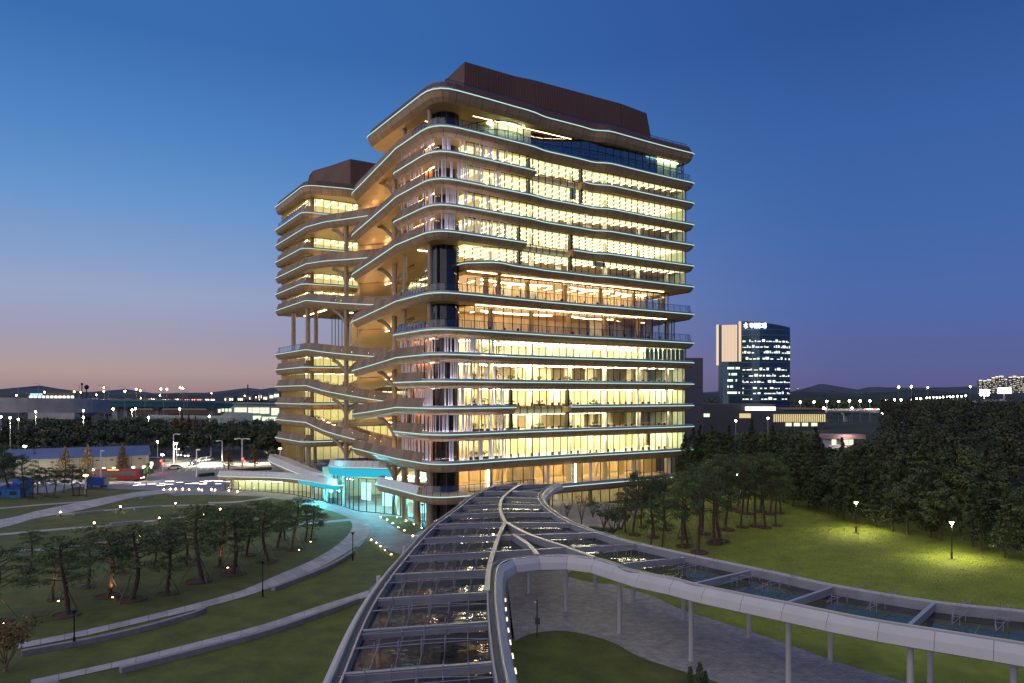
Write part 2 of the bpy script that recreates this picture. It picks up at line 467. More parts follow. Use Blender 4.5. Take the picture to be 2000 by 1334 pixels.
# ------------------------------------------------ front tower slabs
OUT = {}
for k in range(1, 15):
    z = LV[k]
    if k == 14:
        tail = [(-.8, -2.2, 5), (-.8, 10, 0), (-.7, 28.6, 2.2), (4, 31, 3), (14, 31, 2), (26, 22, 0)]
        zf = flat_(z)
    elif k == 8:
        tail = [(11, -3.2, 3), (6.4, .8, 1.5), (6.4, 14, 2), (26, 18, 0), (26, 22, 0)]
        zf = flat_(z)
    elif k % 2 == 1:
        dz = {13: 3.2, 11: 3.0, 9: 2.4, 7: 2.0, 5: 1.9, 3: 1.9, 1: -.6}[k]
        tail = [(-.8, -2.2, 5), (-.8, 14.0, 3), (-.8, 22, 0), (-.6, 37, 2.0), (4, 40, 3), (11.5, 37, 3), (12, 25, 3), (26, 21, 0), (26, 22, 0)]
        zf = (lambda z, dz: (lambda p: z - dz * max(0, min(1, (p.y - 13.5) / 24)) ** .9))(z, dz)
    else:
        tail = [(-.8, -2.2, 5), (-.8, 8, 0), (-.8, 15.3, 1.6), (4, 17, 3), (26, 19, 0), (26, 22, 0)]
        zf = flat_(z)
    ol = rounded(front(k)[:-1] + ([(8.2, -1.9, 2)] if k != 8 else []) + tail, True)
    # densify the straight left side so the ramp can bend
    dense = []
    for i, p in enumerate(ol):
        q = ol[(i + 1) % len(ol)]; d = (q - p).length; m = max(1, int(d / 3)) if (p.x < 14) else 1
        for j in range(m): dense.append(p.lerp(q, j / m))
    OUT[k] = (dense, zf)
    if k in (12, 9, 3):
        # ledge interrupted by a double height window bay: cut the outline into the part left and right of the bay
        lo, hi = {12: (20.2, 32.2), 9: (18.0, 29.5), 3: (16.0, 28.5)}[k]
        sL = [p for p in dense]
        a = next(i for i, p in enumerate(dense) if p.y < 1.5 and p.x < hi)
        b = next(i for i, p in enumerate(dense) if p.y < 1.5 and p.x < lo)
        cut = dense[:a] + [Vector((hi, dense[a].y, 0)), Vector((hi - .5, dense[a].y + .5, 0)), Vector((hi - .5, 1.6, 0)), Vector((lo + .5, 1.6, 0)), Vector((lo + .5, dense[b].y + .5, 0)), Vector((lo, dense[b].y, 0))] + dense[b:]
        o = slab(k, cut, zf, led=False, sill=False)
        z3 = lambda q: Vector((q.x, q.y, zf(q)))
        sg1 = [z3(p) for p in dense[b:]] + [z3(p) for p in dense[:a]]
        sg1 = [z3(Vector((lo, dense[b].y + 1.2, 0))), z3(Vector((lo, dense[b].y, 0)))] + [z3(p) for p in dense[b:]]
        sg2 = [z3(p) for p in dense[:a]] + [z3(Vector((hi, dense[a].y, 0))), z3(Vector((hi, dense[a].y + 1.2, 0)))]
        for sg in (sg1, sg2):
            l = MB(); l.sweep(sg, [(-.02, .11), (.07, .09), (.07, -.03), (-.02, -.05)]); l.build('led_strip', M['led'], o)
            l = MB(); l.sweep(sg, [(-.03, .13), (-.24, .44), (-.45, .5), (-.8, .48), (-.8, .13)]); l.build('edge_sill', M['sill'], o)
    else:
        o = slab(k, dense, zf, fas=FA(k), ins=1.1 if k in (14, 13, 7, 6) else .85)
    # mesh parapet panels on the left flank and on the ramp
    idx = [i for i, p in enumerate(dense) if p.x < 13 and (p.y > 1.2)]
    seg = [dense[i] for i in idx if not (dense[i].x > 5 and dense[i].y > 10 and dense[i].y < 24)]
    seg = [p for p in seg if p.x < 4.5 or p.y > 24]
    if k == 14:
        panel_run(o, dense[2:], zf, lambda p: p.x < 40 or True, h=1.5, lean=.8, step=1.6, mat_='roofdark')
    elif k not in (8,):
        # which stretch is glass balustrade instead
        glassy = {13: (-9, 8.5), 7: (-9, 12.0), 6: (-9, 99)}.get(k)
        cond = (lambda g: (lambda p: not (g and g[0] < p.y < g[1])))(glassy)
        panel_run(o, seg, zf, cond)
        if glassy:
            rail_run(o, seg, zf, lambda p: glassy[0] < p.y < glassy[1], step=1.2)
    if k in (13, 7, 6):
        fr_ = [p for p in dense if p.y < 2.0]
        rail_run(o, fr_, zf, lambda p: True, step=1.75)
    # second leg of the zigzag, turning back towards the rear wing
    if k % 2 == 1 and k > 1:
        zt = zf(Vector((0, 38, 0)))
        leg = rounded([(6, 34, 1), (1.5, 38, 2), (7, 52, 4), (9, 66, 0), (17, 66, 0), (15, 50, 4), (12.5, 34, 2)], True)
        leg = leg[::1]
        zl = (lambda a, b: (lambda p: a + (b - a) * max(0, min(1, (p.y - 38) / 26))))(zt - .15, LV[k - 1] + .2 if k < 13 else LV[12])
        o2 = slab(0, leg, zl, 'ramp_return', led=False, sill=False, fas=1.1, ins=.5)
        panel_run(o2, leg[2:16], zl, lambda p: True, h=1.3, lean=.3, step=2.2)

# ------------------------------------------------ rear wing slabs and long ramps
for k in list(range(1, 7)) + list(range(8, 15)):
    z = LV[k]; zb = LV.get(k - 1, 4)
    if k % 2 == 0 and k < 14:
        ol = rounded([(61.5, 94, 0), (61.5, 68, 1), (26, 68, 2), (9, 67, 3), (6.5, 60, 3), (6.3, 46, 3), (9, 30, 2), (9, 17.5, 0), (4.6, 17.5, 0), (3.4, 30, 2), (1.2, 42, 3), (-.8, 52, 3), (-.8, 68, 2), (-.8, 93.5, .8)], True)
        fz = lambda s_: 0 if s_ > 66 else (.5 * (66 - s_) / 22 if s_ > 44 else (.5 + .2 * (44 - s_) / 10 if s_ > 34 else .7 + .25 * (34 - s_) / 16))
        zf = (lambda z, d: (lambda p: z - d * fz(p.y)))(z, z - (LV[k - 1] if k > 2 else 9.4))
    elif k == 14:
        ol = rounded([(61.5, 94, 0), (61.5, 66, 1), (9, 64.5, 2), (-.8, 67, 3), (-.8, 93.5, .8)], True); zf = flat_(z)
    else:
        ol = rounded([(61.5, 94, 0), (61.5, 68, 1), (9, 67.5, 3), (-.8, 68.6, 2.5), (-.8, 93.5, .8)], True); zf = flat_(z)
    dn = []
    for i, p in enumerate(ol):
        q = ol[(i + 1) % len(ol)]; d = (q - p).length; m = max(1, int(d / 3)) if p.x < 20 and p.y < 70 else 1
        for j in range(m): dn.append(p.lerp(q, j / m))
    o = slab(k, dn, zf, 'rear_floor_slab', sill=(k != 14), fas=1.9 if k == 14 else 1.3)
    if k == 14:
        panel_run(o, dn, zf, lambda p: p.x < 40, h=1.5, lean=.8, step=2.2, mat_='roofdark', name='rear_parapet_panel')
    else:
        seg = [p for p in dn if p.x < 4.8 or p.x < -.2]
        st = next(i for i, p in enumerate(dn) if p.x < 5 and p.y < 69)
        seg = dn[st:]
        blue = k in (6, 13)
        cond = (lambda p: p.y < 72) if blue else (lambda p: True)
        panel_run(o, seg, zf, cond, step=2.2, name='rear_parapet_panel', mat_='mesh')
        if blue: rail_run(o, seg, zf, lambda p: p.y >= 71, step=1.5)
        # inner side of the ramp
        if k % 2 == 0:
            ins_ = [p for p in dn[:st] if p.x < 9.5 and p.y < 67]
            panel_run(o, ins_, zf, lambda p: True, h=1.2, lean=.2, step=2.6, name='rear_parapet_panel', mat_='mesh')

# ------------------------------------------------ window walls of the front
def gline(k, ins, rmin, rmax, s_add=0.0):
    dense, _ = OUT[k]
    pts = [p for p in offset(dense, -ins, True) if p.y < 8 + s_add and rmin <= p.x <= rmax]
    pts.sort(key=lambda p: -p.x)
    return [Vector((p.x, p.y + s_add, 0)) for p in pts]
def ext(pts, rmin):
    if pts[-1].x > rmin + .3: pts.append(Vector((rmin, pts[-1].y, 0)))
    return pts
BAY = {12: (20.2, 32.2), 9: (18.0, 29.5), 3: (16.0, 28.5)}
backw = MB(); creamw = MB(); ceil_ = {}
def lights(k, z1, r0, r1, s0, s1, step, mt, w=.28):
    mb = MB(); r = r0
    while r < r1:
        mb.box((r, (s0 + s1) / 2, z1 - .10), (w, s1 - s0, .06)); r += step
    mb.build('ceiling_light', M[mt], bld)
for k in range(0, 14):
    z0 = LV[k] + .16; z1 = LV[k + 1] - FA(k + 1)
    ref = k + 1 if k + 1 != 8 else 9
    if k in (6, 7):
        # recessed terrace storeys
        s_in = 4.2 if k == 7 else 2.2
        rl = 11.5 if k == 7 else 6.4
        path = [Vector((57.5, 12, 0)), Vector((57.5, s_in - 1.2, 0))] + [Vector((r, s_in + (0 if k == 6 else -.8 * math.sin((r - 11) / 46 * 3.1)), 0)) for r in range(56, 14, -4)] + [Vector((rl + 1.5, s_in + .8, 0)), Vector((rl, s_in + 4.5, 0))]
        facade(path, z0, z1, 1.9)
    elif k == 13:
        path = [Vector((60.4, 12, 0)), Vector((60.4, 1.2, 0)), Vector((52, 1.2, 0)), Vector((36, 1.3, 0)), Vector((30, 2.4, 0)), Vector((25, 3.6, 0)), Vector((21.2, 3.4, 0))]
        path2 = [Vector((20.6, 3.2, 0)), Vector((19, 1.5, 0)), Vector((16, 1.0, 0)), Vector((13.2, 1.9, 0)), Vector((11.2, 4.2, 0)), Vector((9.6, 8, 0))]
        facade(catmull(path[2:], 4), z0, z1, 2.0, 'glassblue', transom=[z0 + 2.6])
        facade([path[0], path[1], path[2]], z0, z1, 2.0, 'glass', transom=[z0 + 2.6])
        facade(catmull(path2, 4), z0, z1, 2.0, 'glass', transom=[z0 + 2.6])
    elif k == 8:
        base = [Vector((60.2, 12, 0)), Vector((60.2, .9, 0))]
        facade(base + [Vector((p.x, p.y, 0)) for p in gline(9, 1.35, 12, 59.5)] + [Vector((9.5, 1.8, 0)), Vector((7.6, 5.5, 0))], z0, z1)
    elif k == 0:
        facade([Vector((58, 12, 0)), Vector((58, 1.2, 0)), Vector((30, 1.2, 0)), Vector((7.6, 1.2, 0))], z0, z1, 2.3)
    else:
        pts = gline(k + 1 if k + 1 not in (8,) else 9, 1.35, 6.2, 59.8)
        facade([Vector((60.3, 14, 0)), Vector((60.3, .8, 0))] + ext(pts, 6.0), z0, z1)
    # room behind: wall, ceiling, lights
    if k == 13: continue
    sw = 13.5 if k not in (6, 7) else 14
    wm = 'wallwarm' if k in (0, 1, 2, 3, 4, 6, 7) else 'wallcream'
    w = MB(); w.box((33.5, sw, (z0 + z1) / 2), (54.5, .3, z1 - z0)); w.build('interior_wall', M[wm], bld)
    c = MB(); sgl = 1.0 if k not in (6, 7) else (5.4 if k == 7 else 3.4)
    c.box((33.3, (sgl + sw) / 2, z1 - .03), (53.6 if k not in (6, 7) else 48, sw - sgl - .3, .05)); c.build('interior_ceiling', M['ceilwarm' if k in (6, 7, 0) else 'ceiling'], bld)
    mt = 'ledwarm' if k in (6, 7, 0) else 'ledwhite'
    if k in (6, 7):
        cv = MB()
        for (a_, b_, s_) in ((14, 30, 8), (34, 45, 7), (47, 55, 8)):
            cv.tube(catmull([(a_, s_, z1 - .15), ((a_ + b_) / 2, s_ + 1.2, z1 - .15), (b_, s_ - .3, z1 - .15)], 5), .16, 5)
        cv.build('cove_light', M['ledwarm'], bld); lights(k, z1, 14, 57, 10.5, 13, 3.0, mt, .3)
    elif k == 0:
        lights(k, z1, 10, 58, 8, 12, 3.4, mt, .3)
    elif k <= 5:
        lights(k, z1, 9, 59.5, 3, 12, 2.6, 'ledlow', .3)
        cv = MB(); cv.tube(catmull([(16, 3.2, z1 - .15), (20, 2.4, z1 - .15), (26, 3.4, z1 - .15), (34, 2.6, z1 - .15), (40, 3.2, z1 - .15)], 6), .12, 5); cv.build('cove_light', M['ledwhite'], bld)
    else:
        lights(k, z1, 8.5, 59.5, 1.8, 12.4, 2.05, mt, .24)
    if k not in (0, 6, 7):
        sb = MB(); sb.box((59.9, 6.2, (z0 + z1) / 2), (.06, 10.4, z1 - z0 - .1)); sb.build('side_blind', M['greenblind'], bld)
    if k in (8, 11):
        for i in range(1):
            rr_ = random.Random(k * 10 + i); bd = MB(); hb = rr_.uniform(.6, 2.2); bd.box((rr_.uniform(14, 56), 1.25, z1 - hb / 2), (rr_.choice((1.5, 3.1)), .05, hb)); bd.build('roller_blind', M['greenblind'], bld)
    # interior columns and partitions
    ic = MB()
    for r in (14, 23, 32, 41, 50, 58.2): ic.cyl((r, 6.0 if k in (7,) else 4.6, z0 - .02), .48, z1 - z0, 14)
    ic.build('interior_column', M['white' if k not in (6, 7) else 'gold_louvre'], bld)
    rk = random.Random(100 + k); pt = MB()
    for i in range(9 if k < 6 else 5):
        r = rk.uniform(16, 58); pt.box((r, rk.uniform(7, 12), (z0 + z1) / 2 - .1), (rk.uniform(1.2, 4), .15, z1 - z0 - .3))
    pt.build('partition_wall', M['wallcream' if k < 6 else 'white'], bld)
    if k < 6:
        dk = MB()
        for i in range(12):
            r = rk.uniform(16, 58); dk.box((r, 13.25, z0 + 1.15), (rk.uniform(.8, 1.6), .12, 2.3))
        dk.build('interior_door', M['wallwarm'], bld)
    if k in (12, 9, 3): pass
# balcony seen through the double height bays
for k in (12, 9, 3):
    lo, hi = BAY[k]; z = LV[k]
    g = MB(); g.box(((lo + hi) / 2, 1.95, z - .6), (hi - lo + .6, .25, 1.1)); g.build('gallery_edge', M['white'], bld)
    dense = OUT[k + 1][0]
    pts = [p for p in gline(k + 1 if k != 12 else 13, 1.15, lo, hi)]
    pts = [Vector((hi, pts[0].y, 0))] + pts + [Vector((lo, pts[-1].y, 0))]
    facade(pts, LV[k] - 1.1, LV[k] + .2, 1.62, pane=False, beams=False)
    # dark reveal at both ends
    rv = MB()
    for r in (lo - .1, hi + .1): rv.box((r, pts[0].y + .4, LV[k] - .2), (.35, .9, LV[k + 1] - LV[k - 1] - 2.0))
    rv.build('window_reveal', M['black'], bld)
# teal curtains, right end of fifth storey; pale blinds of the right end top floor
cb = MB()
for i in range(9): cb.box((49.6 + i * 1.22, 1.4, LV[5] + 1.6), (1.0, .08, 2.5))
cb.build('drawn_curtain', M['curtain'], bld)
bl = MB(); bl.box((53.5, 1.9, LV[13] + 2.4), (10, .06, 4)); bl.box((17.5, 2.6, LV[13] + 2.4), (8, .06, 4.2)); bl.box((12.9, 5.2, LV[13] + 2.4), (4.6, .06, 4.2), -.95)
bl.build('roller_blind', M['greenblind'], bld)
lt = MB(); lt.box((17, 3.4, LV[13] + 4.2), (9, .3, .06)); lt.box((54, 3.4, LV[13] + 4.2), (8, .3, .06)); lt.box((17, 1.75, LV[13] + 4.2), (5, .25, .06)); lt.box((54, 1.6, LV[13] + 4.2), (9, .2, .06))
lt.build('ceiling_light', M['ledpale'], bld)
bw = MB(); bw.box((34, 13.5, LV[13] + 2.3), (54, .3, 4.2)); bw.build('interior_wall', M['wallcream'], bld)

# ------------------------------------------------ fins, corner drum, flank walls
FINR = random.Random(5)
finmesh = {}
for k in (1, 2, 3, 4, 5, 9, 10, 11, 12):
    ref, zf = OUT[k + 1 if k + 1 != 8 else 9]
    off_ = offset(ref, -1.25, True)
    path = [p for p in off_ if p.x < 14.5 and p.y < 14.2 and not (p.x > 4 and p.y > 8)]
    path.sort(key=lambda p: (-p.x if p.x > 3.2 else -3.2 + p.y))
    z0 = LV[k] + .15; z1 = LV[k + 1] - FA(k + 1) + .02
    L = resample(path, .2); n = len(L)
    pos = sorted(FINR.sample(range(n), min(33, n)))
    N = normals(L)
    key = round(z1 - z0, 3)
    for j, i in enumerate(pos):
        if key not in finmesh:
            mb = MB(); mb.box((0, 0, (z1 - z0) / 2), (.24, .085, z1 - z0)); t = mb.build('vertical_fin', M['fin'], bld); finmesh[key] = t.data
        else:
            t = bpy.data.objects.new('vertical_fin', finmesh[key]); COL.objects.link(t); t.parent = bld
        t.location = (L[i].x, L[i].y, z0); t.rotation_euler = (0, 0, math.atan2(N[i][1], N[i][0]) + .5)
    # terracotta wall behind and a flank window wall
    w = MB(); w.box((2.4, 9.5, (z0 + z1) / 2), (.25, 9, z1 - z0)); w.box((5.2, 12, (z0 + z1) / 2), (5, .2, z1 - z0)); w.build('flank_wall', M['orange'], bld)
    lm = MB(); lm.sweep([Vector((p.x, p.y, z0)) for p in path], [(.42, .02), (.36, .10), (.30, .02)]); lm.build('hidden_fin_fill', M['finfill'], bld)
    lm = MB(); lm.box((2.0, 8, z1 - .05), (.12, 9, .05)); lm.build('wall_wash_light', M['ledwarm'], bld)
    facade([Vector((1.9, 14.6, 0)), Vector((1.9, 5.5, 0))], z0, z1, 1.5, pane=False)
    c = MB(); c.box((10.2, 6.2, (z0 + z1) / 2), (.25, 8, z1 - z0)); c.build('core_wall', M['wallwarm'], bld)
for z0, z1, nm in [(LV[0] + .15, LV[1] - 1.38, 'core_drum'), (-1.98, LV[0] - 1.2, 'core_drum'), (LV[1] + .14, LV[6] - 1.1, 'core_drum'), (LV[6] + .15, LV[7] - 1.08, 'core_drum'), (LV[7] + .15, LV[9] - 1.08, 'core_drum'), (LV[9] + .14, LV[13] - 1.38, 'core_drum'), (LV[13] + .15, LV[14] - 1.78, 'core_drum')]:
    d = MB(); d.cyl((5, 5, z0), 2.15, z1 - z0, 28, 0); dr = d.build(nm, M['planter'], bld)
    f = MB()
    for i in range(22):
        t = 2 * math.pi * i / 22; f.box((5 + 2.3 * math.cos(t), 5 + 2.3 * math.sin(t), (z0 + z1) / 2), (.14, .14, z1 - z0), t, mi=i % 3 == 0)
    for zz in (z0 + 2.2, z0 + 4.6, z0 + 7):
        if zz < z1 - .5: f.tube([(5 + 2.32 * math.cos(2 * math.pi * i / 24), 5 + 2.32 * math.sin(2 * math.pi * i / 24), zz) for i in range(25)], .05, 4, 0, False)
    f.build('drum_fin', [M['black'], M['fascia']], dr)
    g = MB(); g.tube([(5, 5, z0 + .02), (5, 5, z1 - .02)], 2.42, 28, 0, False); g.build('drum_glass', M['drumglass'], dr)

def column(r, s_, z0, z1, rad=.42, m='column'):
    mb = MB(); mb.cyl((r, s_, z0), rad, z1 - z0, 18); return mb.build('column', M[m], bld, smooth=False)
for r, s_ in ((1.3, 3.7), (1.6, 14.6)):
    column(r, s_, LV[6] + .13, LV[7] - 1.08); column(r, s_, LV[7] + .13, LV[9] - 1.08); column(r, s_, LV[13] + .13, LV[14] - 1.78)
    column(r, s_, -2, LV[0] - 1.2, .62); column(r, s_, LV[0] + .13, LV[1] - 1.38, .62)
column(1.6, 9.3, -2, LV[0] - 1.2, .6); column(1.6, 9.3, LV[0] + .13, LV[1] - 1.38, .5)
column(14.5, 2.6, LV[7] + .13, LV[8] - 1.1, .45); column(12.4, 1.9, LV[6] + .13, LV[7] - 1.1, .45)
for r in (24, 34, 45, 55): column(r, .6, -2, LV[0] - 1.3, .4); column(r, .55, LV[0] + .12, LV[1] - 1.38, .28, 'white')
column(1.0, 70, LV[6] + .13, LV[8] - 1.3, .55); column(1.0, 82, LV[6] + .13, LV[8] - 1.3, .55); column(4, 73, LV[6] + .13, LV[8] - 1.3, .5)
for s_ in (70, 76, 88): column(1.2, s_, -2, LV[1] - 1.3, .55); column(3.5, s_ + 2, -2, LV[1] - 1.3, .45)
for a, b in ((13, 14), (11, 12), (9, 10), (12, 13), (10, 11), (8, 9), (5, 6), (4, 5), (3, 4), (2, 3), (1, 2)):
    column(2.2, 70.4, LV[a] + .13, LV[b] - (1.9 if b == 14 else 1.3), .5)
# branching columns carrying the ramps
def branch_column(r, s_, tops, ztop):
    o = MB(); o.cyl((r, s_, -2), .5, ztop + 2, 16); o.build('branching_column', M['column'], bld)
    for zt in tops:
        for dr, ds in ((-1.2, 5.0), (3.2, -2.2)):
            pts = catmull([(r, s_, zt - 5.2), (r + dr * .18, s_ + ds * .2, zt - 3.6), (r + dr * .55, s_ + ds * .6, zt - 2.0), (r + dr, s_ + ds, zt - 1.2)], 4)
            a = MB(); a.tube(pts, [.28 + .12 * i / len(pts) for i in range(len(pts))], 6); a.build('column_arm', M['column'], bld)
branch_column(2.4, 21, [OUT[k][1](Vector((0, 24, 0))) for k in (13, 11, 9, 7, 5, 3, 1)], LV[13] - 1.9)
branch_column(2.0, 46, [LV[k] - .45 * (LV[k] - LV[k - 1]) for k in (12, 10, 8, 6, 4, 2)], LV[12] - 3.4)

# ------------------------------------------------ rear wing walls facing the courtyard
for k in range(0, 14):
    zz0 = LV[k] + .15 if k else .1
    z0 = LV[k] + .15; z1 = LV[k + 1] - (1.9 if k + 1 == 14 else 1.3)
    if k in (6,):   # open storey with columns
        z1 = LV[8] - 1.3
        facade([Vector((32, 70.5, 0)), Vector((12, 70.5, 0)), Vector((12, 84, 0))], z0, z1, 2.6, pane=False)
        w = MB(); w.box((26, 78, (z0 + z1) / 2), (22, .2, z1 - z0)); w.build('interior_wall', M['wallwarm'], bld)
        l_ = MB(); l_.box((20, 74, z1 - .1), (16, .3, .08)); l_.box((6, 80, z1 - .1), (.2, 18, .06)); l_.build('ceiling_light', M['ledwarm'], bld); continue
    if k == 7: continue
    facade([Vector((45, 70, 0)), Vector((4, 70, 0)), Vector((1.2, 72, 0)), Vector((1.2, 92.5, 0))], z0, z1, 1.9, pane=False)
    w = MB(); w.box((27, 78, (z0 + z1) / 2), (48, .2, z1 - z0)); w.box((3.4, 85, (z0 + z1) / 2), (.2, 14, z1 - z0)); w.build('interior_wall', M['wallcream'], bld)
    c = MB(); c.box((24, 74.5, z1 - .03), (42, 7, .05)); c.build('interior_ceiling', M['ceiling'], bld)
    l_ = MB()
    for r in range(5, 40, 3): l_.box((r, 74, z1 - .1), (.28, 6, .06))
    l_.box((2.3, 83, z1 - .08), (.2, 18, .06))
    l_.build('ceiling_light', M['ledwhite'], bld)
    lv = MB()
    for i in range(22): lv.box((.75, 73 + i * .9, (z0 + z1) / 2), (.18, .12, z1 - z0))
    lv.build('vertical_louvre', M['gold_louvre'], bld)
# connecting wing at the back of the courtyard
for k in range(0, 14):
    z0 = LV[k] + .1; z1 = LV[k + 1] - 1.2
    w = MB(); w.box((33, 45, (z0 + z1) / 2), (.2, 46, z1 - z0)); w.build('interior_wall', M['wallcream'], bld)
    l_ = MB(); l_.box((30, 45, z1 - .08), (.3, 44, .06)); l_.build('ceiling_light', M['ledwhite'], bld)
    facade([Vector((27, 68, 0)), Vector((27, 24, 0))], z0, z1, 2.6, pane=False)
    s_ = MB(); s_.box((31, 45, LV[k + 1] - .6), (10, 46, 1.15)); s_.build('link_floor', M['fascia'], bld)
# courtyard balcony drum with railing (seen through the open storeys)
for z in (LV[6] + 4.2, LV[7] + 3.2, LV[7] + 7.8):
    ol = [Vector((13 + 3.2 * math.cos(-t), 22 + 3.2 * math.sin(-t), 0)) for t in [2 * math.pi * i / 20 for i in range(20)]]
    slab(0, ol, flat_(z), 'balcony_slab', sill=False, fas=.8, ins=.3)

# ------------------------------------------------ roof volumes
def roof_vol(base, top, z0, z1, name, skew=None):
    mb = MB(); n = len(base)
    vs = [(p[0], p[1], z0) for p in base] + [(p[0], p[1], z1 + (p[2] if len(p) > 2 else 0)) for p in top]
    mb.add(vs, [(i, (i + 1) % n, n + (i + 1) % n, n + i) for i in range(n)])
    mb.poly([vs[n + i] for i in range(n)])
    o = mb.build(name, M['roofdark'], bld)
    # standing seams, each a rib proud of the cladding
    rb = MB()
    for i in range(n):
        a = Vector(vs[i]); b = Vector(vs[(i + 1) % n]); c = Vector(vs[n + (i + 1) % n]); d = Vector(vs[n + i])
        m = int((b - a).length / .55)
        for j in range(1, m):
            t = j / m; rb.tube([a.lerp(b, t), d.lerp(c, t)], .05, 4, 0, False)
    rb.build('standing_seam', M['roofdark'], o)
    return o
roof_vol([(8.6, 5), (20, 4.9), (24, 4.2), (45.2, 4), (55, 5), (54, 24), (24, 30), (10, 26)][::1],
         [(9, 5.2), (19.7, 5.4), (23.8, 4.9), (45.2, 4.6), (53.3, 5.6), (52, 22), (24, 28), (10.5, 24)], LV[14] + .1, 80.7, 'roof_volume')
roof_vol([(12, 70), (60, 70), (60, 92), (6, 92), (5, 86), (9, 78)], [(12.3, 71), (58, 71), (58, 91), (8, 91), (7.5, 86), (10, 79)], LV[14] + .1, 81.4, 'rear_roof_volume')
# roof edge railings on the right
dense, zf = OUT[14]
rail_run(bld, [p for p in dense if p.y < 3 and p.x > 2], LV[14] + .6, lambda p: p.x > 1, step=2.2, h=1.0, ins=1.2)
ca = MB()
for r in (46,): pass

# ------------------------------------------------ entrance level, curved decks and ramps
def deck(pts, z, name, cyan=False, fas=1.2, sd=.5, rails=None, edge=None):
    A_ = sum(pts[i][0] * pts[(i + 1) % len(pts)][1] - pts[(i + 1) % len(pts)][0] * pts[i][1] for i in range(len(pts)))
    if A_ > 0: pts = pts[::-1]
    ol = rounded(pts, True)
    zf = z if callable(z) else flat_(z)
    dn = []
    for i, p in enumerate(ol):
        q = ol[(i + 1) % len(ol)]; d = (q - p).length; m = max(1, int(d / 2.5))
        for j in range(m): dn.append(p.lerp(q, j / m))
    o = slab(0, dn, zf, name, sill=False, fas=fas, ins=sd, fasm='fascia')
    return o, dn, zf
# lobby terrace L0: front edge from the right end round the near corner to the left
o0, dn0, zf0 = deck([(60, 12, 0), (60, -.8, 1.5), (30, -1.2, 0), (8, -2.6, 2), (-1.4, -2.4, 5), (-1.4, 12, 0), (-1.6, 22, 1.5), (3, 23, 2), (12, 14, 3), (20, 16, 0)], LV[0], 'lobby_terrace', fas=1.3, sd=.8)
pr = [p for p in dn0 if (p.x < 8 and p.y < 22.6 and not (p.x > 2 and p.y > 5))]
panel_run(o0, pr, zf0, lambda p: p.y > 3, h=1.5, lean=.5, step=1.3, mat_='finbase')
rail_run(o0, [p for p in dn0 if p.y < 3 and p.x < 22], LV[0], lambda p: True, step=1.6)
fs = MB(); fs.sweep([p + Vector((0, 0, LV[0])) for p in dn0 if p.y < .3 and p.x > 15], [(-.03, .13), (-.25, .6), (-.6, .6), (-.6, .1)]); fs.build('edge_sill', M['sill'], bld)
# cyan-lit bridge deck over the entrance
zb_ = lambda p: 6.7 - 1.1 * max(0, min(1, (p.y - 26) / 20))
o1, dn1, zf1 = deck([(-2, 47, 2), (-3.6, 38, 4), (-3.2, 29, 4), (1, 22.5, 2), (10, 24, 2), (9, 50, 2)], zb_, 'entrance_bridge', fas=1.7, sd=.3)
panel_run(o1, [p for p in dn1 if p.x < 2], zf1, lambda p: True, h=1.4, lean=.4, step=1.5, mat_='finbase')
bp = [p for p in dn1 if p.x < 4 and p.y < 48]
cl = MB(); cl.sweep([Vector((p.x, p.y, zf1(p))) for p in bp], [(.03, -.2), (.06, -.3), (-.2, -1.7), (-.3, -1.72)], False); cl.build('painted_glow_band', M['cyanband'], o1)
# sloping ramp coming off the left end
rz_ = lambda p: 2.4 + 1.4 * max(0, min(1, (p.y - 48) / 30))
o2, dn2, zf2 = deck([(-3.2, 91, 1), (-5.5, 80, 4), (-5.2, 62, 5), (-4.6, 50, 3), (-3.0, 46, 2), (-1.4, 50, 2), (-1.6, 62, 4), (-1.2, 91, 1)], rz_, 'sloping_ramp', fas=1.0, sd=.5)
panel_run(o2, [p for p in dn2 if p.x < -3.1], zf2, lambda p: True, h=1.5, lean=.4, step=1.2, mat_='finbase')
panel_run(o2, [p for p in dn2 if p.x > -2.2], zf2, lambda p: True, h=1.3, lean=.3, step=1.4, mat_='finbase')
# lower terrace sweeping round to the left with lit glass underneath
tz = lambda p: 1.3 + 1.0 * max(0, min(1, (74 - p.y) / 34))
o3, dn3, zf3 = deck([(-19, 79, 2), (-7.2, 63, 6), (-5.2, 50, 5), (-4.6, 38, 3), (-2.5, 35, 2), (-.8, 40, 2), (-1.6, 50, 5), (-3.5, 64, 6), (-16, 82, 1)], tz, 'lower_terrace', fas=.9, sd=.5)
panel_run(o3, [p for p in dn3 if p.y > 36 and (p.x < -6.2 - (p.y - 62) * .5 if p.y > 62 else p.x < -3.0)], zf3, lambda p: True, h=1.3, lean=.45, step=1.5, mat_='finbase')
cb2 = [p for p in dn3 if p.y < 56 and p.x < -2.8]
cl = MB(); cl.sweep([Vector((p.x, p.y, zf3(p))) for p in cb2], [(.03, -.15), (.05, -.25), (-.3, -.92)], False); cl.build('painted_glow_band', M['cyanband'], o3)
facade(catmull([Vector((-17, 77, 0)), Vector((-10, 68, 0)), Vector((-6.2, 61, 0)), Vector((-4, 50, 0)), Vector((-3.2, 40, 0))], 5), -1.95, .9, 1.9, pane=False)
lw = MB(); lw.tube([(-15, 77, .3), (-5, 64, .5), (-2, 52, .9)], .12, 4); lw.build('soffit_light', M['ledpale'], bld)
lb = MB(); lb.beam((-15.5, 79, .6), (-1.5, 64, .6), .2, 2.5); lb.beam((-1.5, 64, .6), (1, 46, .6), .2, 2.5); lb.build('interior_wall', M['wallcream'], bld)
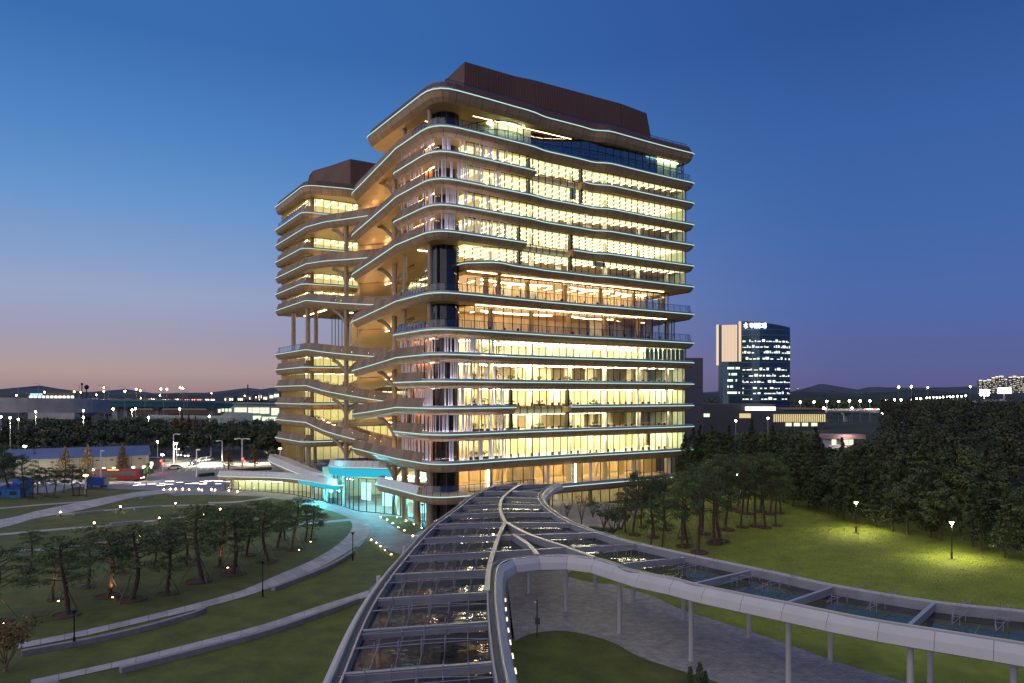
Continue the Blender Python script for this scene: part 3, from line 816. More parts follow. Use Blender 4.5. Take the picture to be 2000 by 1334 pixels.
# entrance glass wall, two storeys high
facade(catmull([Vector((-2.6, 41, 0)), Vector((-2.4, 34, 0)), Vector((-2.0, 28, 0)), Vector((.8, 23, 0)), Vector((3.2, 16, 0)), Vector((3.4, 8, 0))], 6), -1.95, LV[0] + .6, 2.1, pane=False)
lw = MB(); lw.box((10, 34, 4.1), (.4, 26, .08)); lw.box((3, 33, 4.5), (.3, 20, .08)); lw.box((6, 33, 4.5), (.3, 24, .08)); lw.box((7, 14, 2.4), (.3, 12, .06)); lw.build('ceiling_light', M['ledpale'], bld)
for (r, s_) in ((-1.4, 39), (-2.9, 45), (-3.4, 52)):
    cy_ = MB(); cy_.cyl((r, s_, -2), .4, 6.4 if s_ < 41 else 3.2, 14); cy_.build('entrance_column', M['white'], bld)
lb = MB(); lb.box((12, 34, 1.5), (.3, 30, 7)); lb.box((9, 19, 1), (.3, 8, 6)); lb.box((5, 50, 1.5), (14, .3, 7)); lb.build('interior_wall', M['wallcream'], bld)
M['screen'] = emit('pale_cyan_fill_glow', (.35, .85, 1), 2.2)  # glowing slabs added indoors to make the entrance more cyan
for i, (r, s_) in enumerate(((4, 40), (3, 36), (6, 32), (4, 29), (3.6, 26), (5, 22), (6.2, 17), (6.4, 12))):
    glow_slab = MB(); glow_slab.box((r, s_, .3 + .4 * (i % 3)), (.3, 1.8 - .4 * (i % 2), 3.6), .5); glow_slab.build('added_glow_slab', M['screen'], bld)
for (r, s_, z) in ((1.5, 36, 3.6), (1.8, 28, 3.6), (4, 20, 1.6), (4.5, 13, 1.4), (-4.8, 44, .4), (-5.4, 36, 4.2)):
    d = bpy.data.lights.new('cyan_lamp', 'POINT'); d.energy = 2600; d.color = (.08, .70, 1); d.shadow_soft_size = .3
    o = bpy.data.objects.new('cyan_lamp', d); COL.objects.link(o); o.parent = bld; o.location = (r, s_, z)
# lit wall lamps on the lobby storey
for r in (11.2, 30.5):
    w = MB(); w.box((r, .75, LV[0] + 2.2), (.3, .15, 4)); w.build('wall_light', M['ledwhite'], bld)
# lobby lower storey wall at the front
facade([Vector((56, 1.6, 0)), Vector((7.2, 1.6, 0))], -1.95, LV[0] - 1.3, 2.3, pane=False)
lb = MB(); lb.box((32, 12, .5), (52, .2, 5)); lb.build('interior_wall', M['wallwarm'], bld)
lights(0, LV[0] - 1.25, 10, 56, 3, 11, 3.0, 'ledwhite', .3)
# curved feature walls seen in the lobby
for r, zb in ((20, LV[0]), (27, LV[0]), (36, LV[0]), (43, LV[0]), (24, 0), (33, 0), (41, 0)):
    mb = MB(); pts = [(r + 1.6 * math.cos(t) * (1 + .0), 8 + .3 * math.sin(t), zb + .2 + 3.2 * math.sin(t)) for t in [math.pi * i / 10 for i in range(11)]]
    mb.tube(pts, .35, 6); mb.build('lobby_arch', M['white'], bld)
pane_stuff.build('far_window_pane', M['glass'], bld)["kind"] = 'stuff'
# terrace soffit wash lights (real strips in the photo's ceilings)
sw_ = MB()
sw_.box((9, 9, LV[14] - 1.788), (12, .12, .05)); sw_.box((20, 2.2, LV[14] - 1.788), (22, .08, .05))
sw_.box((8, 10, LV[9] - 1.18), (12, .12, .05)); sw_.box((10.5, 1.6, LV[8] - 1.18), (6, .12, .05)); sw_.box((35, 2.2, LV[8] - 1.18), (40, .08, .05)); sw_.box((32, 1.4, LV[7] - 1.18), (46, .08, .05))
sw_.build('soffit_light', M['ledwarm'], bld)
for k in (13, 11, 9, 7, 5, 3):
    zf = OUT[k][1]; s2 = MB()
    s2.box((6.5, 33, zf(Vector((0, 33, 0))) - 1.9), (.15, 4, .05)); s2.box((9, 19, LV[k] - 1.5), (.15, 7, .05)); s2.build('soffit_light', M['ledwarm'], bld)

for k in (13, 11, 9, 7, 5, 3, 1):  # strips added out of sight to brighten the soffits above
    zf = OUT[k][1]; s2 = MB()
    for y in range(16, 37, 3): s2.box((1.2, y, zf(Vector((0, y, 0))) + .62), (.22, 1.6, .05))
    s2.build('hidden_ramp_fill', M['ledwarm'], bld)
for k in (12, 10, 8, 6, 4, 2):  # same added fill strips on the long rear ramps
    s2 = MB()
    for y in range(34, 68, 4): s2.box((3.4 if y > 44 else 5.5, y, LV[k] - (LV[k] - LV[k - 1]) * max(0, (66 - y) / 22 * .5) + .5), (.22, 2.0, .05))
    s2.build('hidden_ramp_fill', M['ledwarm'], bld)

# ================================================================== GROUND, PATHS, LAWNS
G_soil = mat('dark_ground', (.030, .036, .018), .9, 0, .4, .02, detail=8)
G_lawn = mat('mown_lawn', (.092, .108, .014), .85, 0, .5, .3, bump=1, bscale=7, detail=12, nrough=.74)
G_lawn2 = mat('lamplit_slope_lawn', (.19, .23, .020), .85, 0, .45, .2, bump=1, bscale=7, detail=12, nrough=.74)  # brighter lawn copy, lamplight put into its colour
G_path = mat('pale_concrete_path', (.40, .385, .385), .8, 0, .22, .5, bump=.15, bscale=12, rand=.1, detail=9)
G_plaza = mat('stone_paving', (.27, .26, .27), .6, 0, .22, .3, bump=.3, bscale=5, detail=8, brick=(1.2, .6, .03))
G_road = mat('asphalt', (.06, .058, .056), .7, 0, .2, .3)
G_roadlit = mat('lamplit_road', (.28, .25, .21), .75, 0, .15, .1)  # paler road copy, brightness of the lit junction put into its colour
G_pave2 = mat('cobbled_walk', (.36, .34, .34), .6, 0, .4, 1.1, bump=.6, bscale=4, detail=10, nrough=.7, brick=(.5, .25, .02))
def sheet(name, pts, z, m, px=True, kind='structure', smooth=True, parent=None):
    if px:
        pts = [P(x, y, z) for x, y in pts]
    mb = MB(); mb.poly([(p[0], p[1], z) for p in pts]); o = mb.build(name, m, parent)
    if kind and parent is None: o["kind"] = kind
    return o
g = MB(); g.add([(-6000, -200, 0), (6000, -200, 0), (6000, 9000, 0), (-6000, 9000, 0)], [(0, 1, 2, 3)]); g.build('ground', G_soil)["kind"] = 'structure'
def pxc(pts, z=0.0, seg=5):
    return catmull([P(x, y, z) for x, y in pts], seg)
# lawns
lawnL = [P(x, y, .02) for x, y in [(-60, 1500), (-300, 1340), (-300, 1000), (-40, 960), (60, 950), (150, 958), (260, 955), (400, 945), (560, 950), (700, 985), (800, 1030), (840, 1080), (880, 1250), (900, 1334), (900, 1700)]]
sheet('lawn', lawnL, .02, G_lawn, px=False)
GR = 2.0    # the ground right of the canopy's left branch lies two metres higher
def PG(x, y):
    z = GR
    for _ in range(6):
        p = P(x, y, z); z = slope_z(p.x, p.y) if p.x > 16 else GR
    return P(x, y, z)
# right lawn: a gentle slope that rises to the wood
NX, NY = 40, 26
def slope_z(x, y):
    # rises to the right of the walk
    d = (x - 22) * .62 + (y - 62) * .55
    return GR + .03 + max(0, min(2.6, (d - 4) * .045)) + .25 * math.sin(x * .11 + 1) * math.sin(y * .08) * min(1, max(0, (d - 4) / 12))
mb = MB(); vs = []; fs = []
C4 = [P(1100, 1128, GR), P(2600, 1700, GR), Vector((150, 78, GR)), P(1330, 955, GR)]
for j in range(NY + 1):
    for i in range(NX + 1):
        u, v = i / NX, j / NY
        a = C4[0].lerp(C4[1], u); b = C4[3].lerp(C4[2], u); p = a.lerp(b, v)
        vs.append((p.x, p.y, slope_z(p.x, p.y)))
for j in range(NY):
    for i in range(NX):
        q = j * (NX + 1) + i; fs.append((q, q + 1, q + NX + 2, q + NX + 1))
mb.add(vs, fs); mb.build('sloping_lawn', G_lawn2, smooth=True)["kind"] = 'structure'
# short grass standing on the lawns, far too much to count
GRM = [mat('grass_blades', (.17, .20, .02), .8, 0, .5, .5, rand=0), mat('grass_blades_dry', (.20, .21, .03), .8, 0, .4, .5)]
def grass(name, region, n, seed, zfun, mats, size, label):
    rg = random.Random(seed); mb = MB(); c = 0
    while c < n:
        x, y = region(rg); p = zfun(x, y)
        if p is None: continue
        a = rg.uniform(0, 6.28); s_ = size * p.y / 70 * rg.uniform(.6, 1.4); b = len(mb.v)
        mb.v += [(p.x - math.cos(a) * s_, p.y - math.sin(a) * s_, p.z), (p.x + math.cos(a) * s_, p.y + math.sin(a) * s_, p.z), (p.x + rg.uniform(-.05, .05), p.y + rg.uniform(-.05, .05), p.z + s_ * 1.3)]
        mb.f.append((b, b + 1, b + 2)); mb.m.append(rg.random() < .4); c += 1
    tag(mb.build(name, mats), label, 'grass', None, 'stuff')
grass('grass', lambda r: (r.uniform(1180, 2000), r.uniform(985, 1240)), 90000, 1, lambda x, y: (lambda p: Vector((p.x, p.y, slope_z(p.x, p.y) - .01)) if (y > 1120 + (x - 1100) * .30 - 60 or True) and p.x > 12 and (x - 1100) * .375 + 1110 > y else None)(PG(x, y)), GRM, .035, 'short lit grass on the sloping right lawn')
# paving
plaza = [(-300, 960), (-60, 948), (60, 938), (150, 934), (260, 925), (420, 920), (560, 930), (700, 930), (900, 930), (1000, 960), (960, 1000), (930, 1080), (880, 1180), (850, 1330), (700, 1600), (600, 1600), (640, 1330), (722, 1150), (790, 1085), (760, 1075), (725, 1055), (718, 1051), (700, 1069), (675, 1062), (690, 1035), (684, 1012), (660, 1002), (621, 990), (560, 977), (515, 970), (407, 966), (340, 968), (300, 957), (230, 955), (150, 951), (100, 962), (0, 966), (-300, 975)]
sheet('plaza', plaza, .04, G_plaza)
walk = catmull([P(*q, GR + .045) for q in [(1110, 1105), (1180, 1125), (1240, 1147), (1330, 1190), (1400, 1212), (1530, 1255), (1650, 1298), (1780, 1335), (2000, 1400), (2300, 1480)]], 4)[::-1] + \
       catmull([P(*q, GR + .045) for q in [(1005, 1252), (1030, 1240), (1060, 1234), (1100, 1232), (1150, 1240), (1200, 1256), (1250, 1283), (1340, 1313), (1400, 1332), (1500, 1375), (1700, 1460)]], 4)
cent = [P(1000, 1120, .045)]
wp = catmull([P(*q, GR + .045) for q in [(1110, 1105), (1180, 1125), (1240, 1147), (1330, 1190), (1400, 1212), (1530, 1255), (1650, 1298), (1780, 1335), (2000, 1400), (2300, 1480)]], 4)
wl_ = catmull([P(*q, GR + .045) for q in [(1005, 1252), (1030, 1240), (1060, 1234), (1100, 1232), (1150, 1240), (1200, 1256), (1250, 1283), (1340, 1313), (1400, 1332), (1500, 1375), (1700, 1460)]], 4)
sheet('walkway', [P(990, 1130, GR), P(1040, 1095, GR)] + wp + wl_[::-1], GR + .045, G_pave2, px=False)
fore = [(880, 985), (960, 975), (1100, 975), (1230, 985), (1290, 1000), (1330, 1022), (1250, 1050), (1180, 1052), (1140, 1080), (1108, 1104), (1040, 1110), (990, 1135), (1000, 1255), (980, 1330), (960, 1600), (880, 1600), (850, 1334), (870, 1200), (890, 1100)]
sheet('forecourt', fore, GR + .03, G_plaza)
sheet('inner_lawn', [(995, 1249), (1030, 1238), (1060, 1233), (1100, 1231), (1150, 1239), (1200, 1255), (1250, 1282), (1340, 1312), (1400, 1331), (1500, 1375), (1700, 1460), (1900, 1600), (940, 1600), (960, 1334)], GR + .02, G_lawn)
sk = MB()
for x0_, y0_, x1_, y1_ in ((850, 1600, 850, 1334), (850, 1334, 870, 1200), (870, 1200, 890, 1100), (890, 1100, 880, 985)):
    a_, b_ = P(x0_, y0_, GR), P(x1_, y1_, GR); sk.beam((a_.x, a_.y, GR + .1), (b_.x, b_.y, GR + .1), .3, GR + .1)
tag(sk.build('retaining_wall', G_path), 'low concrete retaining wall running underneath the left branch of the canopy', 'low wall')
def path_strip(name, up, lo, z=.06, m=None, wall=0, joints=False):
    a = pxc(up, z, 6); b = pxc(lo, z, 6)
    mb = MB(); n = min(len(a), len(b)); a = resample(a, 2.0); b_ = []
    # same count on both sides
    L = len(a); bb = resample(b, sum((b[i + 1] - b[i]).length for i in range(len(b) - 1)) / (L - 1))[:L]
    while len(bb) < L: bb.append(bb[-1])
    mb.add([*a, *bb], [(i, i + 1, L + i + 1, L + i) for i in range(L - 1)])
    o = mb.build(name, m or G_path); o["kind"] = 'structure'
    if joints:
        for i in range(L - 1):
            q0, q1, q2, q3 = a[i].lerp(a[i + 1], .02), a[i].lerp(a[i + 1], .98), bb[i].lerp(bb[i + 1], .98), bb[i].lerp(bb[i + 1], .02)
            w_ = (q3 - q0).normalized() * .03; up = Vector((0, 0, .02)); m2 = MB()
            m2.add([q0 + w_ + up, q1 + w_ + up, q2 - w_ + up, q3 - w_ + up, q0 + w_, q1 + w_, q2 - w_, q3 - w_], [(0, 1, 2, 3), (0, 4, 5, 1), (1, 5, 6, 2), (2, 6, 7, 3), (3, 7, 4, 0)])
            m2.build('paving_slab', m or G_path, o)
        me = o.data; me.materials.clear(); me.materials.append(G_plaza)
    return a, bb
pu = [(30, 1258), (160, 1232), (280, 1204), (400, 1174), (475, 1152), (542, 1123), (610, 1094), (655, 1067), (682, 1042), (688, 1024), (677, 1012)]
pl = [(30, 1268), (160, 1243), (280, 1215), (410, 1184), (500, 1158), (572, 1130), (630, 1106), (672, 1082), (706, 1058), (722, 1040), (716, 1020)]
path_strip('curved_path', pu, pl, joints=True)
path_strip('lower_path', [(60, 1328), (234, 1291), (400, 1250), (520, 1218), (610, 1188), (720, 1153)], [(60, 1340), (234, 1302), (400, 1261), (520, 1229), (610, 1200), (722, 1164)], joints=True)
path_strip('broad_path', [(-300, 1060), (0, 1015), (67, 999), (135, 985), (202, 972), (259, 962), (330, 955)], [(-300, 1090), (0, 1031), (67, 1013), (135, 1001), (202, 986), (270, 970), (345, 962)], joints=True)
path_strip('narrow_path', [(-200, 1003), (0, 991.5), (67, 985.5), (157, 979), (210, 974)], [(-200, 1007), (0, 994), (67, 988), (157, 981.5), (210, 976)])
path_strip('stepping_path', [(-200, 1060), (0, 1042), (67, 1036), (135, 1030), (202, 1026), (259, 1020), (337, 1011), (400, 1005)], [(-200, 1065), (0, 1046), (67, 1040), (135, 1033.5), (202, 1029), (259, 1023), (337, 1014), (400, 1008)])
path_strip('garden_path', [(110, 1004), (202, 996), (259, 990), (360, 985.5), (420, 984)], [(110, 1007), (202, 998.5), (259, 993), (360, 988), (420, 986)])
path_strip('pine_path', [(34, 1073), (90, 1071), (196, 1058), (290, 1050), (340, 1046)], [(34, 1077), (90, 1075), (196, 1062), (290, 1054), (340, 1050)])
path_strip('cross_path', [(560, 1030), (594, 1022), (640, 1017), (684, 1013)], [(560, 1034), (594, 1026.5), (640, 1021), (684, 1017)])
path_strip('cross_path', [(407, 980), (440, 980), (490, 976), (520, 970)], [(407, 983), (440, 983), (490, 979), (530, 972)])
# pale joint line in the paving of the plaza
ln = MB(); c_ = pxc([(640, 985), (680, 1002), (712, 1018), (727, 1036), (722, 1048), (716, 1052)], .06, 6)
ln.sweep(c_, [(-.12, 0), (.12, 0)]); ln.build('paving_line', G_path)["kind"] = 'structure'
# low seat walls along the two lower paths: each wall block a thing
WALLM = mat('grey_granite_wall', (.26, .25, .26), .7, 0, .15, 1.5, bump=.2)
def seat_wall(px, label, w=.55, h=.5, z=0.0, group=None):
    path = pxc(px, h, 5); r = empty('seat_wall', (path[0].x, path[0].y, 0), 0, label, 'low wall', group)
    inv = Vector((path[0].x, path[0].y, 0)); pts = resample(path, 1.9)
    for i in range(len(pts) - 1):
        a, b = pts[i], pts[i + 1]; d = (b - a).normalized() * .008
        m = MB(); m.beam(a - inv + d, b - inv - d, w, h + .02); m.build('stone_block', WALLM, r)
seat_wall([(42, 1270), (180, 1245), (290, 1220), (395, 1190), (400, 1186)], 'long grey granite wall edging the upper curved path at bottom left')
seat_wall([(533, 1146), (610, 1117), (655, 1097), (690, 1075)], 'granite wall along the curved path beside the dark lamp post')
seat_wall([(235, 1303), (400, 1262), (520, 1230), (610, 1200), (700, 1168)], 'granite wall along the lowest path beside the canopy')
seat_wall([(74, 1338), (115, 1330)], 'short granite wall end at the bottom left corner')
for i, (a, b, lb) in enumerate([((143, 1002), (202, 996), 'low stone bench wall between the first two glowing bollards'), ((262, 992), (315, 987), 'low stone bench wall left of the bollard nearest the pines top'), ((215, 1022), (279, 1016), 'low stone bench wall between the two lower glowing bollards'), ((275, 971), (295, 968), 'short stone wall at the tip of the upper lawn')]):
    seat_wall([a, ((a[0] + b[0]) / 2, (a[1] + b[1]) / 2 - .3), b], lb, .8, .45)
# road, crossing and junction patch painted bright
road = [(250, 935), (300, 916), (360, 905), (420, 888), (470, 868), (520, 852), (470, 846), (400, 848), (395, 862), (330, 880), (322, 900), (290, 908), (150, 915), (0, 922), (-200, 926), (-200, 950), (0, 944), (150, 938)]
sheet('road', [P(x, y, .03) for x, y in [(-300, 935), (-300, 960), (0, 948), (150, 940), (260, 927), (420, 922), (560, 920), (700, 915), (700, 890), (560, 892), (450, 903), (400, 902), (405, 885), (500, 872), (500, 858), (420, 858), (325, 880), (322, 900), (300, 912), (150, 920), (0, 926)]], .03, G_road, px=False)
sheet('lit_road_patch', [(270, 926), (300, 916), (420, 908), (470, 905), (620, 898), (640, 906), (560, 918), (470, 925), (430, 930), (330, 934)], .05, G_roadlit)
for i in range(7):
    t = i / 7; a = P(350 + i * 14, 919 - i * .8, .06)
    m = MB(); m.box((a.x, a.y, .06), (.5, 6, .004), .3); m.build('zebra_stripe', M['white'])["kind"] = 'structure'

# ================================================================== LAMPS, BOLLARDS
LAMPHEAD = emit('lamp_head', (1, .93, .72), 40)
BOLL = emit('bollard_glow', (1, .62, .25), 45)
SPIKE = emit('garden_light', (1, .66, .30), 50)
def spot(loc, e, col, par, size=150, rad=.08, rot=None):
    d = bpy.data.lights.new('lamp_light', 'SPOT'); d.energy = e; d.color = col; d.spot_size = math.radians(size); d.spot_blend = .9; d.shadow_soft_size = rad
    o = bpy.data.objects.new('lamp_light', d); COL.objects.link(o); o.location = loc; o.parent = par
    if rot: o.rotation_euler = rot
    return o
bollards = []
for x, y in [(118, 1009), (235, 998), (343, 991), (184, 1031), (311, 1021), (272, 1058), (430, 1003), (398, 1014)]:
    p = P(x, y); r = empty('bollard_light', p, 0, None, 'bollard light', 'glowing bollards on the stepped lawns')
    m = MB(); m.cyl((0, 0, 0), .10, .75, 10); m.cyl((0, 0, 1.0), .14, .05, 10); m.build('post', M['black'], r)
    m = MB(); m.cyl((0, 0, .755), .13, .24, 10); m.build('lamp_head', BOLL, r)
    spot((0, 0, .72), 420, (1, .66, .22), r, 172)
    bollards.append(r)
row_labels(bollards, 'black bollard with orange glowing head on the left lawn, #')
posts = []
def lamp_post(x, yb, yt, lit, label, z=0, headw=.3):
    p = P(x, yb, z) if not z else PG(x, yb); z = p.z; h = ZY(yt, p.y) - z
    r = empty('lamp_post', p, 0, label, 'lamp post', 'slim garden lamp posts')
    m = MB(); m.cyl((0, 0, 0), .11, .9, 10); m.cyl((0, 0, .9), .06, h - 1.2, 8); m.build('pole', M['black'], r)
    m = MB(); m.tube([(0, 0, h - .35), (0, 0, h)], [.06, .26], 10); m.build('lamp_head', LAMPHEAD if lit else M['black'], r)
    m = MB(); m.cyl((0, 0, h), .3, .05, 12); m.build('cap', M['black'], r)
    m = MB(); m.cyl((0, 0, 0), .5, .03, 14); m.build('base_plate', M['planter'], r)
    if lit: spot((0, 0, h - .4), 2400, (1, .92, .50), r, 168, .2)
    return r
lamp_post(689, 1095, 1040, 0, 'slim black unlit lamp post beside the curved path near the canopy')
lamp_post(513, 1166, 1096, 0, 'slim black unlit lamp post below the pines, beside the granite wall')
lamp_post(145, 1263, 1192, 0, 'slim black lamp post standing on the lower left granite wall')
lamp_post(825, 1033, 985, 0, 'slim black lamp post close to the corner column of the building')
lamp_post(1672, 1041, 980, 1, 'lit white-headed lamp post at the wood edge, left of the two', 2.0)
lamp_post(1859, 1092, 1019, 1, 'lit white-headed lamp post on the brightest patch of lawn', 1.4)
lamp_post(1440, 960, 925, 1, 'added fill lamp post, unseen among the staked pines near the building end', .8)  # made-up post, added to spread more light over the right lawn
# camera pole inside the canopy loop
p = P(1049, 1243, GR); r = empty('camera_pole', p, 0, 'black camera pole with grey box inside the canopy loop', 'camera pole')
m = MB(); m.cyl((0, 0, 0), .05, 3.2, 8); m.box((-.12, 0, 3.1), (.25, .05, .05)); m.build('pole', M['black'], r)
m = MB(); m.box((.03, -.05, 1.35), (.42, .25, .5)); m.build('control_box', M['planter'], r)
m = MB(); m.ball((-.16, 0, 2.98), .12); m.build('camera_dome', M['white'], r)
# low garden lights
gl = []
for x, y in [(744, 1011), (756, 1017), (767, 1024), (778, 1032), (790, 1038), (775, 1012), (793, 1019), (809, 1026), (824, 1033), (725, 1056), (735, 1062), (743, 1069), (752, 1077), (764, 1085), (806, 1048)]:
    gl.append((x, y))
glo = []
for x, y in gl:
    p = P(x, y); r = empty('garden_light', p, 0, None, 'garden light', 'low garden lights in two rows beside the entrance walk')
    m = MB(); m.cyl((0, 0, .0), .04, .16, 6); m.cyl((0, 0, .24), .13, .03, 8); m.build('stem', M['black'], r)
    m = MB(); m.cyl((0, 0, .16), .09, .08, 8); m.build('lamp_head', SPIKE, r)
    spot((0, 0, .22), 80, (1, .74, .34), r, 170); glo.append(r)
row_labels(glo, 'small low light glowing in the planting strip left of the canopy, #')
far = []
for x, y in [(320, 958), (333, 957), (343, 957), (369, 958), (388, 957), (394, 959), (413, 958), (420, 959), (464, 962), (447, 960), (357, 957)]:
    p = P(x, y); r = empty('garden_light', p, 0, None, 'garden light', 'row of tiny lights along the far lawn edge')
    m = MB(); m.cyl((0, 0, .0), .05, .2, 6); m.build('stem', M['black'], r); m = MB(); m.ball((0, 0, .28), .14, 0, 6, 4); m.build('lamp_head', SPIKE, r)
    if int(x) % 2: spot((0, 0, .45), 60, (1, .7, .3), r, 170)
    far.append(r)
row_labels(far, 'tiny light at the far edge of the left lawn, #')
# inlaid glowing strips in the plaza paving
FL = emit('floor_light_strip', (1, .86, .74), 5); fl = []; RR = random.Random(3)
for i in range(34):
    x = 262 + RR.random() * 230; y = 941 + RR.random() * 8 - (x - 262) * .022
    p = P(x, y, .075); m = MB(); m.box((0, 0, 0), (RR.uniform(.8, 2.4), .35, .03), .1); o = m.build('floor_light', FL); o.location = p
    tag(o, None, 'floor light', 'glowing strips set in the plaza paving'); fl.append(o)
for o in fl: o["label"] = 'short glowing strip set flush in the dark plaza paving left of the lower terrace'

# planting strip beside the entrance
sheet('planting_strip', [(740, 1008), (770, 1007), (800, 1016), (832, 1032), (805, 1044), (790, 1042), (765, 1026)], .055, G_lawn)

# ================================================================== CANOPY
ZC = 8.8
CANM = mat('pale_canopy_panel', (.50, .48, .48), .5, 0, .05, .6)
CANB = mat('blue_grey_beam', (.30, .30, .34), .5, .1, .08, .8)
GUT = mat('dark_gutter', (.10, .11, .12), .6, .2, .1, 1.5)
RIM = mat('pale_rim', (.50, .49, .46), .4, .4, .05, 1)
CG = glass('canopy_glass', (.55, .55, .54), .10, .01, .28)
# slight waviness of the glass
nn, ll = CG.node_tree.nodes, CG.node_tree.links
tcg = nn.new("ShaderNodeTexCoord"); ng = nn.new("ShaderNodeTexNoise"); ng.inputs["Scale"].default_value = .9; ng.inputs["Detail"].default_value = 1
bg_ = nn.new("ShaderNodeBump"); bg_.inputs["Strength"].default_value = .5; bg_.inputs["Distance"].default_value = .035
ll.new(tcg.outputs["Object"], ng.inputs["Vector"]); ll.new(ng.outputs[0], bg_.inputs["Height"])
for q in nn:
    if q.type == 'BSDF_GLOSSY': ll.new(bg_.outputs[0], q.inputs["Normal"])
can = empty('entrance_canopy', (0, 0, 0), 0, 'long forked steel and glass canopy sweeping from the foreground to the building', 'canopy')
def C(pts, seg=5, z=ZC): return catmull([P(x, y, z) for x, y in pts], seg)
LEFT = [(600, 1480), (667, 1334), (708, 1230), (738, 1170), (770, 1122), (798, 1087), (828, 1052), (856, 1024), (880, 1006), (904, 988), (922, 973), (944, 960), (968, 950), (1010, 943)]
LOOP = [(985, 1480), (968, 1334), (961, 1292), (953, 1213), (951, 1156), (956, 1114), (966, 1100), (982, 1093), (1010, 1088.5), (1050, 1085), (1100, 1084), (1160, 1090), (1200, 1099), (1240, 1114), (1320, 1130), (1380, 1145), (1535, 1176), (1690, 1207), (1845, 1232), (2000, 1256), (2200, 1290)]
RIGHT = [(2250, 1225), (2000, 1198), (1823, 1179), (1628, 1147), (1500, 1119), (1380, 1094), (1307, 1078), (1215, 1057), (1157, 1039), (1112, 1022), (1080, 1004), (1058, 986), (1050, 972), (1056, 961), (1068, 951), (1085, 943)]
SP1 = [(951, 1156), (955, 1112), (964, 1078), (976, 1044), (987, 1021)]
SP2 = [(987, 1021), (981, 1009), (977, 995), (978, 981), (984, 971), (994, 962), (1008, 952), (1024, 945)]
SP3 = [(987, 1021), (1034, 1045), (1104, 1069), (1162, 1090)]
SP4 = [(1002, 1045), (1030, 1063), (1050, 1085)]
def edge(path, name, side=1, zoff=0):
    s_ = side
    prof = [(0, -1.0), (0, .06), (.10 * s_, .10), (.14 * s_, -.12), (.50 * s_, -.12), (.54 * s_, .08), (.66 * s_, .08), (.62 * s_, -.14), (.5 * s_, -1.0)]
    mb = MB(); mb.sweep(path, prof, mis=[0, 1, 1, 2, 1, 1, 0, 0]); mb.build(name, [CANB, RIM, GUT], can)
    # cladding panels, one by one
    pts = resample(path, 3.0); N = normals(pts)
    for i in range(len(pts) - 1):
        a, b = pts[i], pts[i + 1]; na = Vector((*N[i], 0)) * s_; nb = Vector((*N[i + 1], 0)) * s_; d = (b - a).normalized() * .012
        vs = []
        sub = 4
        mb = MB()
        for j in range(sub + 1):
            t = j / sub; p = (a + d).lerp(b - d, t); n = na.lerp(nb, t).normalized()
            # follow the curve: pull towards the true edge
            vs += [p + n * .67 + Vector((0, 0, .07)), p + n * 1.12 + Vector((0, 0, -.38)), p + n * 1.30 + Vector((0, 0, -.95)), p + n * 1.15 + Vector((0, 0, -1.05)), p + n * .6 + Vector((0, 0, -.98))]
        fs = [(j * 5 + k, j * 5 + k + 1, j * 5 + k + 6, j * 5 + k + 5) for j in range(sub) for k in range(4)]
        mb.add(vs, fs); mb.build('cladding_panel', CANM, can)
cl_, cp, cr = C(LEFT), C(LOOP), C(RIGHT)
edge(cl_, 'edge_gutter', 1)
edge(cp, 'edge_gutter', -1)
edge(cr, 'edge_gutter', 1) if False else edge(cr, 'edge_gutter', -1 if False else -1)
def rib(a, b, h=.5, w=.2, mid=0):
    A, B = P(*a, ZC), P(*b, ZC); m = MB()
    m.beam(A, B, w, h); m.build('roof_beam', CANB, can)
    m = MB(); m.beam(A + Vector((0, 0, .045)), B + Vector((0, 0, .045)), w + .06, .04); m.build('beam_cap', RIM, can)
    return A, B
ribsL = [((600, 1478), (985, 1440)), ((640, 1396), (972, 1370)), ((669, 1317), (960, 1294)), ((708, 1232), (953, 1214.5)), ((738, 1170), (951, 1157)), ((770, 1122), (956, 1113)), ((798, 1087), (964, 1078)), ((828, 1052), (974, 1047)), ((856, 1025), (986, 1021)), ((880, 1006), (979, 1001)), ((903, 989), (977, 985)), ((922, 973), (986, 972)), ((944, 961), (1000, 960)), ((968, 950), (1015, 948))]
ribsM = [((986, 1021), (1112, 1022)), ((979, 1001), (1078, 1002)), ((977, 985), (1058, 987)), ((986, 972), (1050, 974)), ((1000, 960), (1056, 962)), ((1015, 948), (1076, 945))]
ribsR = [((1036, 1045), (1164, 1041)), ((1108, 1070), (1238, 1063.5)), ((1215, 1101), (1337, 1089)), ((1355, 1140), (1464, 1115)), ((1541, 1176), (1625, 1147)), ((1777, 1220), (1823, 1179)), ((2040, 1262), (2045, 1203)), ((2190, 1288), (2200, 1219))]
ribsC = [((975, 1046), (1036, 1045)), ((964, 1078), (1108, 1070))]
for s_ in (ribsL, ribsM, ribsR, ribsC):
    for a, b in s_: rib(a, b)
for sp in (SP1, SP2, SP3, SP4):
    pth = C(sp, 5, ZC + .03); m = MB(); m.sweep(pth, [(-.14, -.8), (-.14, .05), (.14, .05), (.14, -.8)]); m.build('spine_beam', CANB, can)
    m = MB(); m.sweep(pth, [(-.2, .06), (-.2, .11), (.2, .11), (.2, .06)]); m.build('spine_cap', RIM, can)
TR = random.Random(8)
